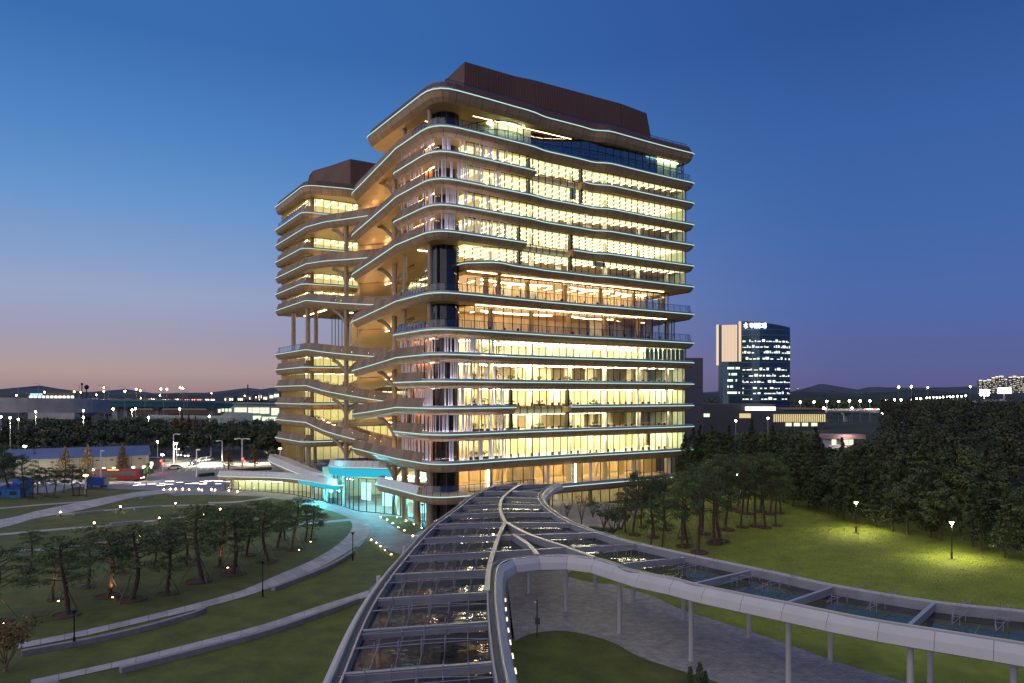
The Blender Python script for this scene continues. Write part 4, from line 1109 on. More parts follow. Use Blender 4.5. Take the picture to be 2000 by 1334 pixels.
def bay(r0, r1, npan, cables=2, split=1):
    A0, B0 = P(*r0[0], ZC - .56), P(*r0[1], ZC - .56); A1, B1 = P(*r1[0], ZC - .56), P(*r1[1], ZC - .56)
    for i in range(npan):
        for j in range(split):
            t0, t1 = i / npan + .004, (i + 1) / npan - .004; u0, u1 = j / split + .004, (j + 1) / split - .004
            q = lambda t, u: A0.lerp(B0, t).lerp(A1.lerp(B1, t), u)
            vs = [q(t0, u0), q(t1, u0), q(t1, u1), q(t0, u1)]
            z_ = [TR.uniform(-.012, .012) for _ in range(4)]
            vs = [v + Vector((0, 0, dz)) for v, dz in zip(vs, z_)]
            m = MB(); m.add(vs + [v - Vector((0, 0, .03)) for v in vs], [(0, 1, 2, 3), (4, 7, 6, 5), (0, 4, 5, 1), (1, 5, 6, 2), (2, 6, 7, 3), (3, 7, 4, 0)]); m.build('glass_panel', CG, can)
    for c in range(cables):
        u = (c + 1) / (cables + 1); up = Vector((0, 0, 1)); a = A0.lerp(A1, u) + up * .5; b = B0.lerp(B1, u) + up * .5
        m = MB(); n = max(4, npan); w = (A1 - A0).normalized() * .35
        for sgn in (1, -1):
            pts = [a.lerp(b, t / n) + w * (sgn * (math.sin(math.pi * t / n)) ) + up * (.12 * math.sin(math.pi * t / n)) for t in range(n + 1)]
            m.tube(pts, .022, 4)
        for t in range(1, n):
            q = a.lerp(b, t / n); s1 = math.sin(math.pi * t / n)
            for sgn in (1, -1):
                e = q + w * sgn * s1; m.tube([e - up * .45, e + up * .28], .026, 4)
            m.tube([q + w * s1 + up * .12, q - w * s1 + up * .12], .018, 4)
        m.build('cable_truss', CANB, can)
for i in range(len(ribsL) - 1): bay(ribsL[i], ribsL[i + 1], 6 if i < 9 else 4, 2 if i < 9 else 1, 2 if i < 7 else 1)
for i in range(len(ribsM) - 1): bay(ribsM[i], ribsM[i + 1], 4, 1)
bay(((986, 1021), (1112, 1022)), ribsR[0], 5)
for i in range(len(ribsR) - 1): bay(ribsR[i], ribsR[i + 1], 5, 2 if i < 6 else 1, 2)
bay(((976, 1045), (1036, 1045)), ((964, 1078), (1108, 1070)), 4, 0)
# columns
def ccol(x, y, rad=.17):
    p = P(x, y, GR); m = MB(); m.cyl((p.x, p.y, .12), rad, ZC - 1.12, 14); m.build('column', CANM, can)
    m = MB(); m.cyl((p.x, p.y, GR + 0.05), rad + .07, .1, 14); m.build('column_base', RIM, can)
for q in [(1034, 1160), (1106, 1195), (1210, 1238), (1350, 1292), (1540, 1352), (1778, 1440), (1163, 1143), (1237, 1174), (1335, 1213), (1463, 1246), (1622, 1291), (1817, 1350), (1980, 1480), (1100, 1060), (900, 1060), (850, 1110), (790, 1180), (740, 1260), (700, 1370), (1010, 1040)]: ccol(*q, .2)
# light strips fixed under the inner edge of the canopy (seen lit along the loop)
CL = emit('canopy_strip_light', (1, .90, .62), 2)
for path, sd in ((cp[:30], 1),):
    pts = resample(path, 1.2); N = normals(pts)
    for i in range(0, min(len(pts), 24), 2):
        n = Vector((*N[i], 0)); p = pts[i] - n * 1.34
        m = MB(); m.box((p.x, p.y, ZC - 1.04), (.12, .8, .05), math.atan2(N[i][1], N[i][0])); m.build('strip_light', CL, can)

# ================================================================== TREES
TRN = random.Random(21)
def leafcloud(mb, c, rx, ry, rz, n, size, rng, mi=0, thin=.45):
    """many small leaf faces through the volume of one clump"""
    for _ in range(n):
        while True:
            x, y, z = rng.uniform(-1, 1), rng.uniform(-1, 1), rng.uniform(-1, 1)
            d = x * x + y * y + z * z
            if .12 < d < 1: break
        p = Vector((c[0] + x * rx, c[1] + y * ry, c[2] + z * rz))
        nn_ = Vector((x + rng.gauss(0, .4), y + rng.gauss(0, .4), z * 1.2 + .35 + rng.gauss(0, .4))).normalized()
        u = nn_.cross(Vector((rng.gauss(0, 1), rng.gauss(0, 1), rng.gauss(0, 1)))).normalized()
        w = nn_.cross(u)
        s_ = size * rng.uniform(.6, 1.3)
        b = len(mb.v)
        mb.v += [tuple(p - u * s_ * .5), tuple(p + w * s_ * thin * .5), tuple(p + u * s_ * .5), tuple(p - w * s_ * thin * .5)]
        mb.f.append((b, b + 1, b + 2, b + 3)); mb.m.append(mi)
def pine_proto(seed, h, props=True, fork=False):
    rg = random.Random(seed); t = MB(); cr = MB()
    lean = rg.uniform(-.5, .5); pts = []
    for i in range(7):
        u = i / 6; pts.append(Vector((lean * u * 1.2 + .22 * math.sin(u * 5 + seed), .25 * math.sin(u * 4 + seed * 2), u * h * .93)))
    t.tube(pts, [.19 - .022 * i for i in range(7)], 8)
    clumps = []
    nb = 15
    for i in range(nb):
        u = .42 + .55 * i / nb; base = pts[0].lerp(pts[-1], u); k = int(u * 6); base = pts[k].lerp(pts[min(k + 1, 6)], u * 6 - k)
        az = i * 2.4 + rg.uniform(-.5, .5); L = (1.05 - abs(u - .6) * 1.3) * h * .30 * rg.uniform(.75, 1.2)
        L = max(.6, L)
        tip = base + Vector((math.cos(az) * L, math.sin(az) * L, rg.uniform(-.05, .35) * L))
        mid = base.lerp(tip, .5) + Vector((0, 0, .15 * L))
        t.tube([base, mid, tip], [.06, .04, .02], 5)
        for q, s_ in ((tip, 1.0), (mid.lerp(tip, .45) + Vector((rg.uniform(-.5, .5), rg.uniform(-.5, .5), .15)), .8)):
            clumps.append((q, s_))
    clumps.append((pts[-1] + Vector((0, 0, .1)), 1.0)); clumps.append((pts[-1] + Vector((.5, .3, -.5)), .9)); clumps.append((pts[-1] + Vector((-.6, -.2, -.4)), .9))
    for q, s_ in clumps:
        rx = rg.uniform(.65, 1.05) * s_ * h / 7.5
        leafcloud(cr, q, rx, rx * rg.uniform(.8, 1.1), rx * rg.uniform(.28, .42), int(100 * s_), .30, rg, thin=.22)
    st = []
    if props:
        for a in (0.5, 2.6, 4.7):
            m = MB(); m.tube([(math.cos(a) * 1.3, math.sin(a) * 1.3, 0), (math.cos(a) * .12, math.sin(a) * .12, 2.3)], .035, 5); st.append(m)
    return t, cr, st
pit = MB(); pit.tube([(0.9 * math.cos(2 * math.pi * i / 18), .9 * math.sin(2 * math.pi * i / 18), .05) for i in range(19)], .07, 4, 0, False); pit.poly([(0.9 * math.cos(2 * math.pi * i / 18), .9 * math.sin(2 * math.pi * i / 18), .05) for i in range(18)])
def make_tree(name, t, cr, st, barkm, leafm, label=None, cat='pine tree', group=None, pitm=True, leafname='crown'):
    r = empty(name, (0, 0, 0), 0, label, cat, group)
    t.build('trunk', M[barkm], r, smooth=True); cr.build(leafname, M[leafm], r)
    for m in st: m.build('timber_prop', M['stake'], r)
    if pitm: pit.build('planting_ring', M['bark'], r)
    return r
used = {}
def place(proto, loc, s=1, rz=0, group=None):
    if proto.name not in used: used[proto.name] = 1; o = proto
    else: o = copy_tree(proto)
    o.location = loc; o.scale = (s, s, s); o.rotation_euler = (0, 0, rz)
    if group: o["group"] = group
    return o
pines = [make_tree('pine_tree', *pine_proto(s_, h), 'bark', 'leafp') for s_, h in ((1, 7.5), (2, 8.0), (3, 7.0), (4, 8.4), (5, 7.2), (6, 7.8))]
UPL = emit('uplight_lens', (1, .62, .28), 30)
lp = []
LP = [(130, 1202, 1040), (108, 1172, 1070), (258, 1172, 1020), (172, 1148, 1040), (212, 1165, 1022), (328, 1160, 1030), (388, 1136, 975), (366, 1105, 1010), (455, 1122, 980), (435, 1108, 985),
      (485, 1085, 990), (521, 1098, 975), (574, 1074, 968), (553, 1056, 985), (597, 1058, 985), (611, 1054, 992), (505, 1040, 975), (300, 1110, 1040), (417, 1076, 1000), (0, 1215, 1060), (60, 1105, 1035), (330, 1070, 1000), (545, 1072, 985), (240, 1120, 1040)]
upl = []
uplit = (1, 4, 9, 12, 14, 19)
for i, (x, yb, yt) in enumerate(LP):
    p = P(x, yb); h = ZY(yt, p.y); pr = pines[i % 6]; base_h = (7.5, 8.0, 7.0, 8.4, 7.2, 7.8)[i % 6]
    o = place(pr, p, min(1.3, max(.62, h / base_h)), TRN.uniform(0, 6.28), 'pines standing on the left lawn'); o.scale = (o.scale[2] * 1.28,) * 2 + (o.scale[2],); lp.append(o)
    if i in uplit:
        q = p + Vector((1.1, -1.2, 0)); r = empty('tree_uplight', q, 0, None, 'uplight', 'ground uplights under the left pines')
        m = MB(); m.cyl((0, 0, 0), .10, .22, 8); m.build('lamp_body', M['black'], r); m = MB(); m.cyl((0, 0, .22), .09, .04, 8); m.build('lens', UPL, r)
        d = Vector((-1.1, 1.2, 3.2)); spot((0, 0, .3), 700, (1, .62, .28), r, 60, .05, d.to_track_quat('-Z', 'Y').to_euler())
        upl.append(r)
row_labels(upl, 'small orange uplight at the foot of a left lawn pine, #')
row_labels(lp, 'dark umbrella pine on the left lawn, #')
rp = []
RP = [(1270, 1072, 975), (1297, 1072, 965), (1335, 1068, 925), (1342, 1066, 935), (1366, 1080, 905), (1396, 1062, 880), (1406, 1058, 890), (1335, 1052, 915), (1275, 1050, 925), (1223, 1053, 950), (1240, 1045, 915), (1375, 1043, 895), (1300, 1035, 920), (1255, 1030, 930), (1421, 1035, 895)]
for i, (x, yb, yt) in enumerate(RP):
    p = PG(x, yb); h = ZY(yt, p.y) - p.z; k = (i + 2) % 6; base_h = (7.5, 8.0, 7.0, 8.4, 7.2, 7.8)[k]
    rp.append(place(pines[k], p, max(.6, h / base_h), TRN.uniform(0, 6.28), 'propped pines between building and right lawn')); rp[-1].scale = (max(.6, h / base_h) * .78,) * 2 + (max(.6, h / base_h),)
row_labels(rp, 'propped pine beside the canopy right of the building, #')
sp = []
for i, (x, yb, yt) in enumerate([(1450, 1030, 895), (1476, 1028, 880), (1494, 1031, 890), (1518, 1027, 900), (1462, 1004, 885), (1505, 1005, 880), (1522, 1003, 890), (1445, 1001, 890), (1486, 1000, 880), (1430, 995, 880), (1400, 1000, 885)]):
    p = PG(x, yb); h = ZY(yt, p.y) - p.z
    k = i % 6; base_h = (7.5, 8.0, 7.0, 8.4, 7.2, 7.8)[k]
    sp.append(place(pines[k], p, max(.6, min(1.5, h / base_h)), TRN.uniform(0, 6.28), 'staked pines on the upper right lawn')); sp[-1].scale = (sp[-1].scale[2] * .72,) * 2 + (sp[-1].scale[2],)
row_labels(sp, 'staked pine in the upper lawn group before the wood, #')
# small bare and shrubby trees by the lobby
def sparse_proto(seed, h, n, leafsz=.22, spread=1.6):
    rg = random.Random(seed); t = MB(); cr = MB()
    for i in range(6):
        az = i * 1.1 + seed; e = Vector((math.cos(az) * spread * rg.uniform(.4, 1), math.sin(az) * spread * rg.uniform(.4, 1), h * rg.uniform(.75, 1)))
        m = Vector((e.x * .45, e.y * .45, h * .45)); t.tube([(0, 0, 0), (e.x * .1, e.y * .1, h * .2), m, e], [.09, .07, .045, .015], 5)
        for _ in range(4):
            u = rg.uniform(.3, 1); b = m.lerp(e, u); f = b + Vector((rg.uniform(-.7, .7), rg.uniform(-.7, .7), rg.uniform(.1, .8))); t.tube([b, f], [.025, .01], 4)
            leafcloud(cr, f, .5, .5, .5, n, leafsz, rg, thin=.6)
    return t, cr, []
bare = make_tree('young_tree', *sparse_proto(3, 5.0, 9), 'stake', 'leafau', 'sparse young tree with few yellow leaves, lit from below beside the canopy', 'young tree', pitm=False)
place(bare, P(1136, 1028, GR), 1.0)
b2 = make_tree('young_tree', *sparse_proto(4, 3.6, 26), 'bark', 'leafb', None, 'young tree', 'leafy young trees by the lobby paving', pitm=False)
yt_ = [place(b2, P(*q, GR), s_, i) for i, (q, s_) in enumerate([((1180, 1038), 1.0), ((1198, 1050), 1.1), ((1212, 1046), 1.0), ((1225, 1025), .9), ((1108, 1010), .6), ((1158, 1012), .8)])]
row_labels(yt_, 'slender leafy young tree between lobby and canopy, #')
lightp = P(1134, 1036, GR); sp_r = empty('tree_uplight', lightp, 0, 'small uplight below the sparse young tree right of the canopy', 'uplight')
m = MB(); m.cyl((0, 0, 0), .1, .2, 8); m.build('lamp_body', M['black'], sp_r); spot((0, 0, .3), 300, (1, .70, .4), sp_r, 80, .05, (math.pi, 0, 0))
# columnar cypresses
def cyp(h, r_, seed):
    rg = random.Random(seed); t = MB(); t.cyl((0, 0, 0), .05, h * .5, 6); c = MB()
    for i in range(8):
        z = h * (i + .6) / 8.6; rr = r_ * math.sin(min(1, (1 - z / h) * 1.25 + .12) * 1.5); leafcloud(c, (0, 0, z), rr, rr, h / 12, 90, .16, rg, thin=.35)
    return t, c, []
cy1 = make_tree('cypress', *cyp(1.9, .38, 2), 'bark', 'leafb', None, 'cypress', None, pitm=False)
cyl_ = []
for i, (q, s_) in enumerate([((1348, 1352), 1.0), ((1367, 1356), 1.25), ((1378, 1352), .85)]):
    o = place(cy1, P(*q, GR), s_, i); cyl_.append(o)
for o, w in zip(cyl_, ('left one of the three small pointed cypresses at the bottom edge', 'tallest of the three small pointed cypresses at the bottom edge', 'right and shortest small pointed cypress at the bottom edge')): o["label"] = w
# ---------------- woodland
def wood_proto(seed, h, w, n, size, conifer=False, leaf='leafd', bushy=1.0):
    rg = random.Random(seed); t = MB(); c = MB()
    t.tube([(0, 0, 0), (.1, .1, h * .5), (0, 0, h * .85)], [.22, .15, .05], 6)
    if conifer:
        L = 11
        for i in range(L):
            u = .16 + .84 * i / (L - 1); z = h * u; rr = w * (1.02 - u) ** .8
            m = max(1, int(4 * (1 - u) + 1.5))
            for j in range(m):
                a = 6.28 * j / m + i * 1.3; off_ = rr * .62
                leafcloud(c, (off_ * math.cos(a), off_ * math.sin(a), z), rr * .55 + .15, rr * .55 + .15, h * .045, int(n / L / m), size, rg, thin=.5)
    else:
        for i in range(16):
            a = rg.uniform(0, 6.28); u = rg.uniform(.28, .95); rr = w * math.sin(min(1, (1.08 - u) * 1.3) * 1.5) * rg.uniform(.35, 1)
            q = (rr * math.cos(a), rr * math.sin(a), h * u); s_ = w * rg.uniform(.28, .48)
            t.tube([(0, 0, h * max(.2, u - .25)), q], [.06, .02], 4)
            leafcloud(c, q, s_, s_, s_ * .7, n // 16, size, rg, thin=.6)
    return t, c, []
woods = [make_tree('wood_tree', *wood_proto(31, 11, 3.1, 2600, .5, False), 'bark', 'leafd', None, 'tree', pitm=False),
         make_tree('wood_tree', *wood_proto(32, 12, 2.9, 2600, .5, True), 'bark', 'leafd', None, 'tree', pitm=False),
         make_tree('wood_tree', *wood_proto(33, 10.5, 3.4, 2600, .5, False), 'bark', 'leafd', None, 'tree', pitm=False),
         make_tree('wood_tree', *wood_proto(34, 12.5, 2.6, 2400, .5, True), 'bark', 'leafd', None, 'tree', pitm=False)]
# edge of the wood, tree by tree, along the top of the right lawn
WE = [(1330, 955), (1420, 972), (1500, 985), (1560, 1002), (1620, 1020), (1680, 1036), (1740, 1048), (1800, 1062), (1860, 1076), (1930, 1096), (2010, 1118), (2100, 1140)]
edge_pts = [PG(x, y) for x, y in WE]
wt = []
ep = resample(edge_pts, 2.6)
for row in range(4):
    for i, p in enumerate(ep):
        if row and (i + row) % 2: continue
        q = p * 1.0; 
        q = Vector((p.x, p.y, 0)) * (1.045 + row * .065) + Vector((TRN.uniform(-1, 1), TRN.uniform(-1, 1), 0))
        q.z = slope_z(q.x, q.y) * (1 if row < 2 else .8) + row * .35
        o = place(woods[TRN.randrange(4)], q, TRN.uniform(.62, .85) if row == 0 else TRN.uniform(.75, 1.05), TRN.uniform(0, 6.28), 'trees of the dark wood beyond the right lawn')
        o["label"] = 'dark leafy tree in the dense wood beyond the right lawn'
        if row == 0: wt.append(o)
wt.sort(key=lambda o: o.location.x / o.location.y)
for i, o in enumerate(wt): o['label'] = f'front tree of the wood edge behind the right lawn, {ORD[i % 15]} of the {["left", "middle", "right"][min(2, i // 15)]} stretch'
# beyond them the wooded hill: terrain plus a mass of crowns
def hill_z(x, y):
    # wooded rise on the right
    d = math.hypot((x - 190) / 120, (y - 330) / 190); b = max(0, 1 - d * d)
    e = max(0, 1 - (((x - 100) / 60) ** 2 + ((y - 150) / 80) ** 2))
    return 9.5 * b + 2.5 * e
hm = MB(); nx, ny = 50, 40; vs = []; fs = []
for j in range(ny + 1):
    for i in range(nx + 1):
        x = 60 + 340 * i / nx; y = 110 + 450 * j / ny; vs.append((x, y, hill_z(x, y) + .0 - .12))
for j in range(ny):
    for i in range(nx):
        q = j * (nx + 1) + i; fs.append((q, q + 1, q + nx + 2, q + nx + 1))
hm.add(vs, fs); hm.build('hill', G_soil, smooth=True)["kind"] = 'structure'
def crown_mass(name, pts, n, size, rng, w=(2.5, 4), h=(6, 10), seed=1, leafm='leafd', label=None):
    mb = MB()
    for (x, y, z) in pts:
        ww = rng.uniform(*w); hh = rng.uniform(*h)
        for k in range(5):
            a = rng.uniform(0, 6.28); u = rng.uniform(.45, .92); rr = ww * .55 * rng.uniform(.1, 1) * (1.3 - u)
            leafcloud(mb, (x + rr * math.cos(a), y + rr * math.sin(a), z + hh * u), ww * .55, ww * .55, hh * .16, n // 5, size, rng, thin=.7)
    o = mb.build(name, M[leafm]); tag(o, label, 'wood', None, 'stuff'); return o
rg = random.Random(77); pts = []
while len(pts) < 900:
    x = rg.uniform(45, 380); y = rg.uniform(125, 520)
    u = x / y
    if u < .27 or u > .78: continue
    # behind the edge of the wood
    e = P(1000 + u * F, max(776, 972 + max(0, (1000 + u * F - 1500)) * .26), 0)
    if y < e.y * 1.36: continue
    if 1355 < 1000 + u * F < 1725 and y > 150: continue
    pts.append((x, y, hill_z(x, y) + 1.5))
for nm_, lf, sl, wd, hh, lb in (('hill_woods', 'leafd', slice(0, 400), (3, 5.5), (6, 11), 'dense dark green wood covering the rise at the far right'), ('hill_broadleaf_woods', 'leafo', slice(400, 700), (4, 8), (6, 12), 'olive broadleaf crowns scattered through the wooded rise'), ('hill_brown_woods', 'leafr', slice(700, 900), (2.5, 4.5), (6, 12), 'brownish crowns scattered through the wooded rise')):
    crown_mass(nm_, pts[sl], 190, .8, rg, wd, hh, leafm=lf, label=lb)
rg = random.Random(78); pts = []
while len(pts) < 330:
    Y = rg.uniform(190, 420); x = rg.uniform(1360, 1760)
    X = XY(x, Y)
    if 1585 < x < 1715 and Y < 285: continue
    pts.append((X, Y, 0))
crown_mass('far_woods', pts, 110, 1.1, rg, (3.5, 6), (5, 8.5), label='dark band of trees behind the building to the right')
rg = random.Random(91)
crown_mass('low_thicket', [(XY(rg.uniform(1575, 1730), Y), Y, 0) for Y in [rg.uniform(165, 250) for _ in range(90)]], 110, .9, rg, (3, 5), (4.2, 6.2), label='low dark thicket in front of the small pavilion')
# left side woods between the road and the viaduct
rg = random.Random(79); pts = []
while len(pts) < 420:
    Y = rg.uniform(270, 420); x = rg.uniform(-60, 560); pts.append((XY(x, Y), Y, 0))
crown_mass('left_woods', pts, 110, 1.2, rg, (4, 6.5), (6.5, 11), label='dark band of trees below the road viaduct at left')
def far_tree(x, yb, yt, kind, label, leaf, w=None, group=None, cat='tree'):
    p = P(x, yb); h = max(2.5, ZY(yt, p.y)); sd = int(x * 7 + yb)
    t, c, s_ = wood_proto(sd, h, w or h * .3, 1500, max(.28, h * .05), kind == 'cone')
    o = make_tree('metasequoia' if kind == 'cone' else 'street_tree', t, c, s_, 'bark', leaf, label, cat, group, pitm=False); o.location = p; return o
far_tree(66, 930, 880, 'cone', 'small yellow conical tree leftmost before the blue-roofed building', 'leafau', 2.0)
far_tree(127, 932, 874, 'cone', 'broad olive conical tree before the blue-roofed building', 'leafau', 3.2)
far_tree(171, 932, 870, 'cone', 'rusty brown conical tree before the blue-roofed building', 'leafau', 2.8)
far_tree(239, 925, 866, 'cone', 'tall yellow-green conical tree behind the red bus', 'leafau', 2.4)
far_tree(446, 918, 872, 'cone', 'round street tree beside the tall mast right of the junction', 'leafau', 2.4)
far_tree(497, 912, 868, 'cone', 'pointed street tree right of the red traffic signal', 'leafau', 2.2)
far_tree(530, 906, 872, 'round', 'small bright green tree lit by the orange lamp', 'leafb', 2.0)
far_tree(288, 940, 905, 'round', 'thin street tree right of the bus and hedge', 'leafb', 1.6)
far_tree(8, 930, 865, 'round', 'green street tree at the left edge beside the long building', 'leafb', 3.0)
for i, (x, yb, yt) in enumerate([(355, 872, 808), (368, 870, 812), (381, 871, 815), (343, 873, 818), (395, 872, 822)]):
    far_tree(x, yb, yt, 'cone', None, 'leafau', 3.4, 'tall rusty conifers in a clump beyond the junction')["label"] = 'tall rusty brown conifer in the clump beyond the junction'
mid = []
for i, (x, yb, yt) in enumerate([(410, 880, 826), (432, 884, 840), (455, 886, 832), (475, 890, 838), (500, 886, 826), (520, 892, 830), (540, 890, 835), (310, 872, 815), (285, 870, 818), (262, 866, 822), (560, 885, 840)]):
    o = far_tree(x, yb, yt, 'round', None, 'leafd', None, 'dark trees behind the road junction'); mid.append(o)
row_labels(mid, 'dark tree behind the road junction, #')
# pines along the road at far left
fp = []
for i, (x, yb, yt) in enumerate([(15, 972, 880), (43, 972, 885), (62, 974, 915), (90, 970, 915), (107, 972, 912), (143, 968, 905), (156, 968, 912), (75, 965, 910), (-20, 975, 880), (125, 962, 915)]):
    p = P(x, yb); h = ZY(yt, p.y); k = i % 6; base_h = (7.5, 8.0, 7.0, 8.4, 7.2, 7.8)[k]
    fp.append(place(pines[k], p, max(.5, min(1.5, h / base_h)), i * 1.7, 'row of pines along the far left path'))
row_labels(fp, 'dark pine in the row beside the blue tent, #')
# autumn shrub in the bottom left corner
t, c, s_ = sparse_proto(9, 2.6, 60, .2, 1.4); o = make_tree('autumn_shrub', t, c, s_, 'stake', 'leafau', 'rust coloured shrub at the bottom left corner', 'shrub', pitm=False); o.location = P(10, 1312); o.scale = (1.3, 1.3, 1.3)
# hedges
def hedge(x0, x1, y0, y1, h, label, w=1.2):
    a, b = P(x0, y0, GR if x0 > 900 else 0), P(x1, y1, GR if x0 > 900 else 0); r = random.Random(int(x0)); mb = MB(); n = max(2, int((b - a).length / .8))
    for i in range(n): q = a.lerp(b, (i + .5) / n); leafcloud(mb, (q.x, q.y, q.z + h * .5), .7, w * .5, h * .55, 120, .22, r, thin=.6)
    mb.beam((a.x, a.y, a.z + h * .8), (b.x, b.y, b.z + h * .8), w * .6, h * .8)
    tag(mb.build('hedge', M['leafb']), label, 'hedge')
hedge(207, 286, 941, 936, 1.3, 'clipped dark hedge in front of the red bus')
hedge(388, 418, 932, 929, 1.1, 'short clipped hedge at the end of the bright road apron')
hedge(455, 530, 922, 918, 1.0, 'low hedge behind the pale balustrade of the lower terrace')
hedge(1150, 1216, 1036, 1042, .8, 'low dark hedge beside the canopy on the right')
# terrace planting on the office building: planters with shrubs
TPL = random.Random(4); tpp = []
def planter(r, s_, z, size, tall, label):
    w = bld.matrix_world if False else None
    loc = O0 + E1 * r + E2 * s_ + Vector((0, 0, z + .14)); rg = random.Random(int(r * 10 + z * 7))
    ro = empty('planter_shrub', loc, math.atan2(.5427, .84), label, 'potted plant', 'shrubs planted on the building terraces')
    m = MB(); m.box((0, 0, .25), (size, .7, .5)); m.build('planter', M['planter'], ro)
    m = MB(); m.tube([(0, 0, .4), (.05, 0, .5 + tall * .6)], .04, 5); m.build('stem', M['bark'], ro)
    m = MB(); leafcloud(m, (0, 0, .6 + tall * .5), size * .45, .4, tall * .5, 130, .22, rg, thin=.6); m.build('foliage', M['leafb'], ro)
    return ro
flo = {1: 'lowest office floor', 2: 'second office floor', 3: 'third office floor', 4: 'fourth office floor', 5: 'fifth office floor', 6: 'lower open terrace', 7: 'upper open terrace', 9: 'floor above the open terraces', 10: 'tenth floor', 11: 'eleventh floor'}
for k in (1, 2, 3, 4, 5, 9, 10):
    for j, (r, nm) in enumerate(((9.2, 'nearest the corner'), (11.4, 'in the middle'), (14.4, 'farthest from the corner'))):
        planter(r, 2.4, LV[k], 1.8, 1.1 + (j == 2) * .9, f'green shrub behind the fins of the {flo[k]}, {nm}')
for j, r in enumerate((18, 24.5, 31, 38)):
    for k in (2, 3, 4): planter(r, 4.0, LV[k], 2.2, .7, f'low indoor planting behind the glass of the {flo[k]}, {ORD[j]} from left')
for j, s_ in enumerate((70, 66, 60, 54, 48)):
    for k in (2, 4, 6): planter(2.2, s_, LV[k] - (LV[k] - LV[k - 1]) * (.5 * (66 - s_) / 22 if s_ < 66 else 0), 2.2, 1.0, f'shrub on the long ramp of the {flo[k]}, {ORD[j]} from its top')
# tables, chairs, desks inside
def desk(r, s_, z, label, g):
    loc = O0 + E1 * r + E2 * s_ + Vector((0, 0, z + .14)); ro = empty('work_table', loc, math.atan2(.5427, .84), label, 'table', g)
    m = MB(); m.box((0, 0, .74), (1.8, .8, .05)); m.build('tabletop', M['white'], ro)
    for a in (-.8, .8):
        m = MB(); m.box((a, 0, .36), (.05, .6, .7)); m.build('leg', M['black'], ro)
    return ro
dsk = None
for k in (1, 2, 3, 4):
    for j in range(9):
        r = 18 + j * 4.6; loc = O0 + E1 * r + E2 * 2.6 + Vector((0, 0, LV[k] + .14))
        if dsk is None: dsk = desk(r, 2.6, LV[k], None, 'work tables behind the office glass'); o = dsk
        else: o = copy_tree(dsk); o.location = loc
        o["label"] = f'white work table behind the glass of the {flo[k]}, {ORD[j]} from left'
ch = empty('terrace_chair', (0, 0, 0), 0, None, 'chair', 'dark chairs along the open terraces')
m = MB(); m.box((0, 0, .42), (.5, .5, .06)); m.build('seat', M['black'], ch); m = MB(); m.box((0, .24, .72), (.5, .05, .55)); m.build('backrest', M['black'], ch)
m = MB(); m.box((0, 0, .2), (.4, .4, .38)); m.build('frame', M['planter'], ch)
first = True
for k, n_ in ((6, 14), (7, 10)):
    for j in range(n_):
        r = 12 + j * 3.1 + TPL.uniform(-.5, .5) + (3 if k == 7 else 0); loc = O0 + E1 * r + E2 * (.9 if k == 6 else 1.6) + Vector((0, 0, LV[k] + .14))
        o = ch if first else copy_tree(ch); first = False; o.location = loc; o.rotation_euler = (0, 0, TPL.uniform(0, 6)); o["label"] = f'dark chair on the {flo[k]} of the building, {ORD[j]} from left'

# ================================================================== BACKGROUND
HILLM = mat('haze_blue_hill', (.050, .062, .085), .95, 0, .25, .004, detail=6)  # blue of the distant air mixed into the hill colour
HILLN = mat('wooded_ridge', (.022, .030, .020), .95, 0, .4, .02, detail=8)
def ridge(pts, Y, depth, m, name='hills'):
    """pts: (x, y) crest points of a real ridge standing Y metres away."""
    P_ = catmull([Vector((XY(x, Y), Y, ZY(y, Y))) for x, y in pts], 4); rg = random.Random(int(Y))
    mb = MB(); vs = []; n = len(P_)
    for p in P_:
        j = rg.uniform(-.02, .02) * p.z
        vs += [(p.x, Y - depth, -1), (p.x + rg.uniform(-9, 9), Y - depth * .5, max(0, p.z * .62 + rg.uniform(-2, 2))), (p.x, Y, p.z + j), (p.x, Y + depth, -1)]
    mb.add(vs, [(i * 4 + k, (i + 1) * 4 + k, (i + 1) * 4 + k + 1, i * 4 + k + 1) for i in range(n - 1) for k in range(3)])
    o = mb.build(name, m, smooth=True); o["kind"] = 'structure'; return o
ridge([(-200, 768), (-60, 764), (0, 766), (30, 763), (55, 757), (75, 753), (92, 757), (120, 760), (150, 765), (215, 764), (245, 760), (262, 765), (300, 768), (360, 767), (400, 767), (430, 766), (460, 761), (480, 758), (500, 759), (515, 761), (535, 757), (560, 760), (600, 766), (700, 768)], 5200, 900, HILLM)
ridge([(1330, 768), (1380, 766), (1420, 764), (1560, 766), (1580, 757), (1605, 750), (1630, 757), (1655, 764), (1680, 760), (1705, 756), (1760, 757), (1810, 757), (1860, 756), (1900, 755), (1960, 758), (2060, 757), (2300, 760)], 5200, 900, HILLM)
ridge([(-400, 769), (-100, 767), (20, 769), (120, 766), (200, 769), (300, 770), (350, 768), (420, 769), (560, 769)], 1900, 300, HILLN, 'wooded_hills')
ridge([(1300, 769), (1400, 768), (1500, 767), (1545, 765), (1580, 764), (1640, 768), (1720, 766), (1780, 761), (1830, 762), (1900, 768), (2300, 769)], 1900, 300, HILLN, 'wooded_hills')
rg = random.Random(90)
crown_mass('far_treeline', [(XY(rg.uniform(-300, 640), Y), Y, 0) for Y in [rg.uniform(700, 1300) for _ in range(420)]], 70, 3.0, rg, (8, 14), (9, 17), label='distant dark tree line on the left horizon')
crown_mass('far_treeline', [(XY(rg.uniform(1340, 2300), Y), Y, 0) for Y in [rg.uniform(700, 1300) for _ in range(420)]], 70, 3.0, rg, (8, 14), (9, 17), label='distant dark tree line on the right horizon')
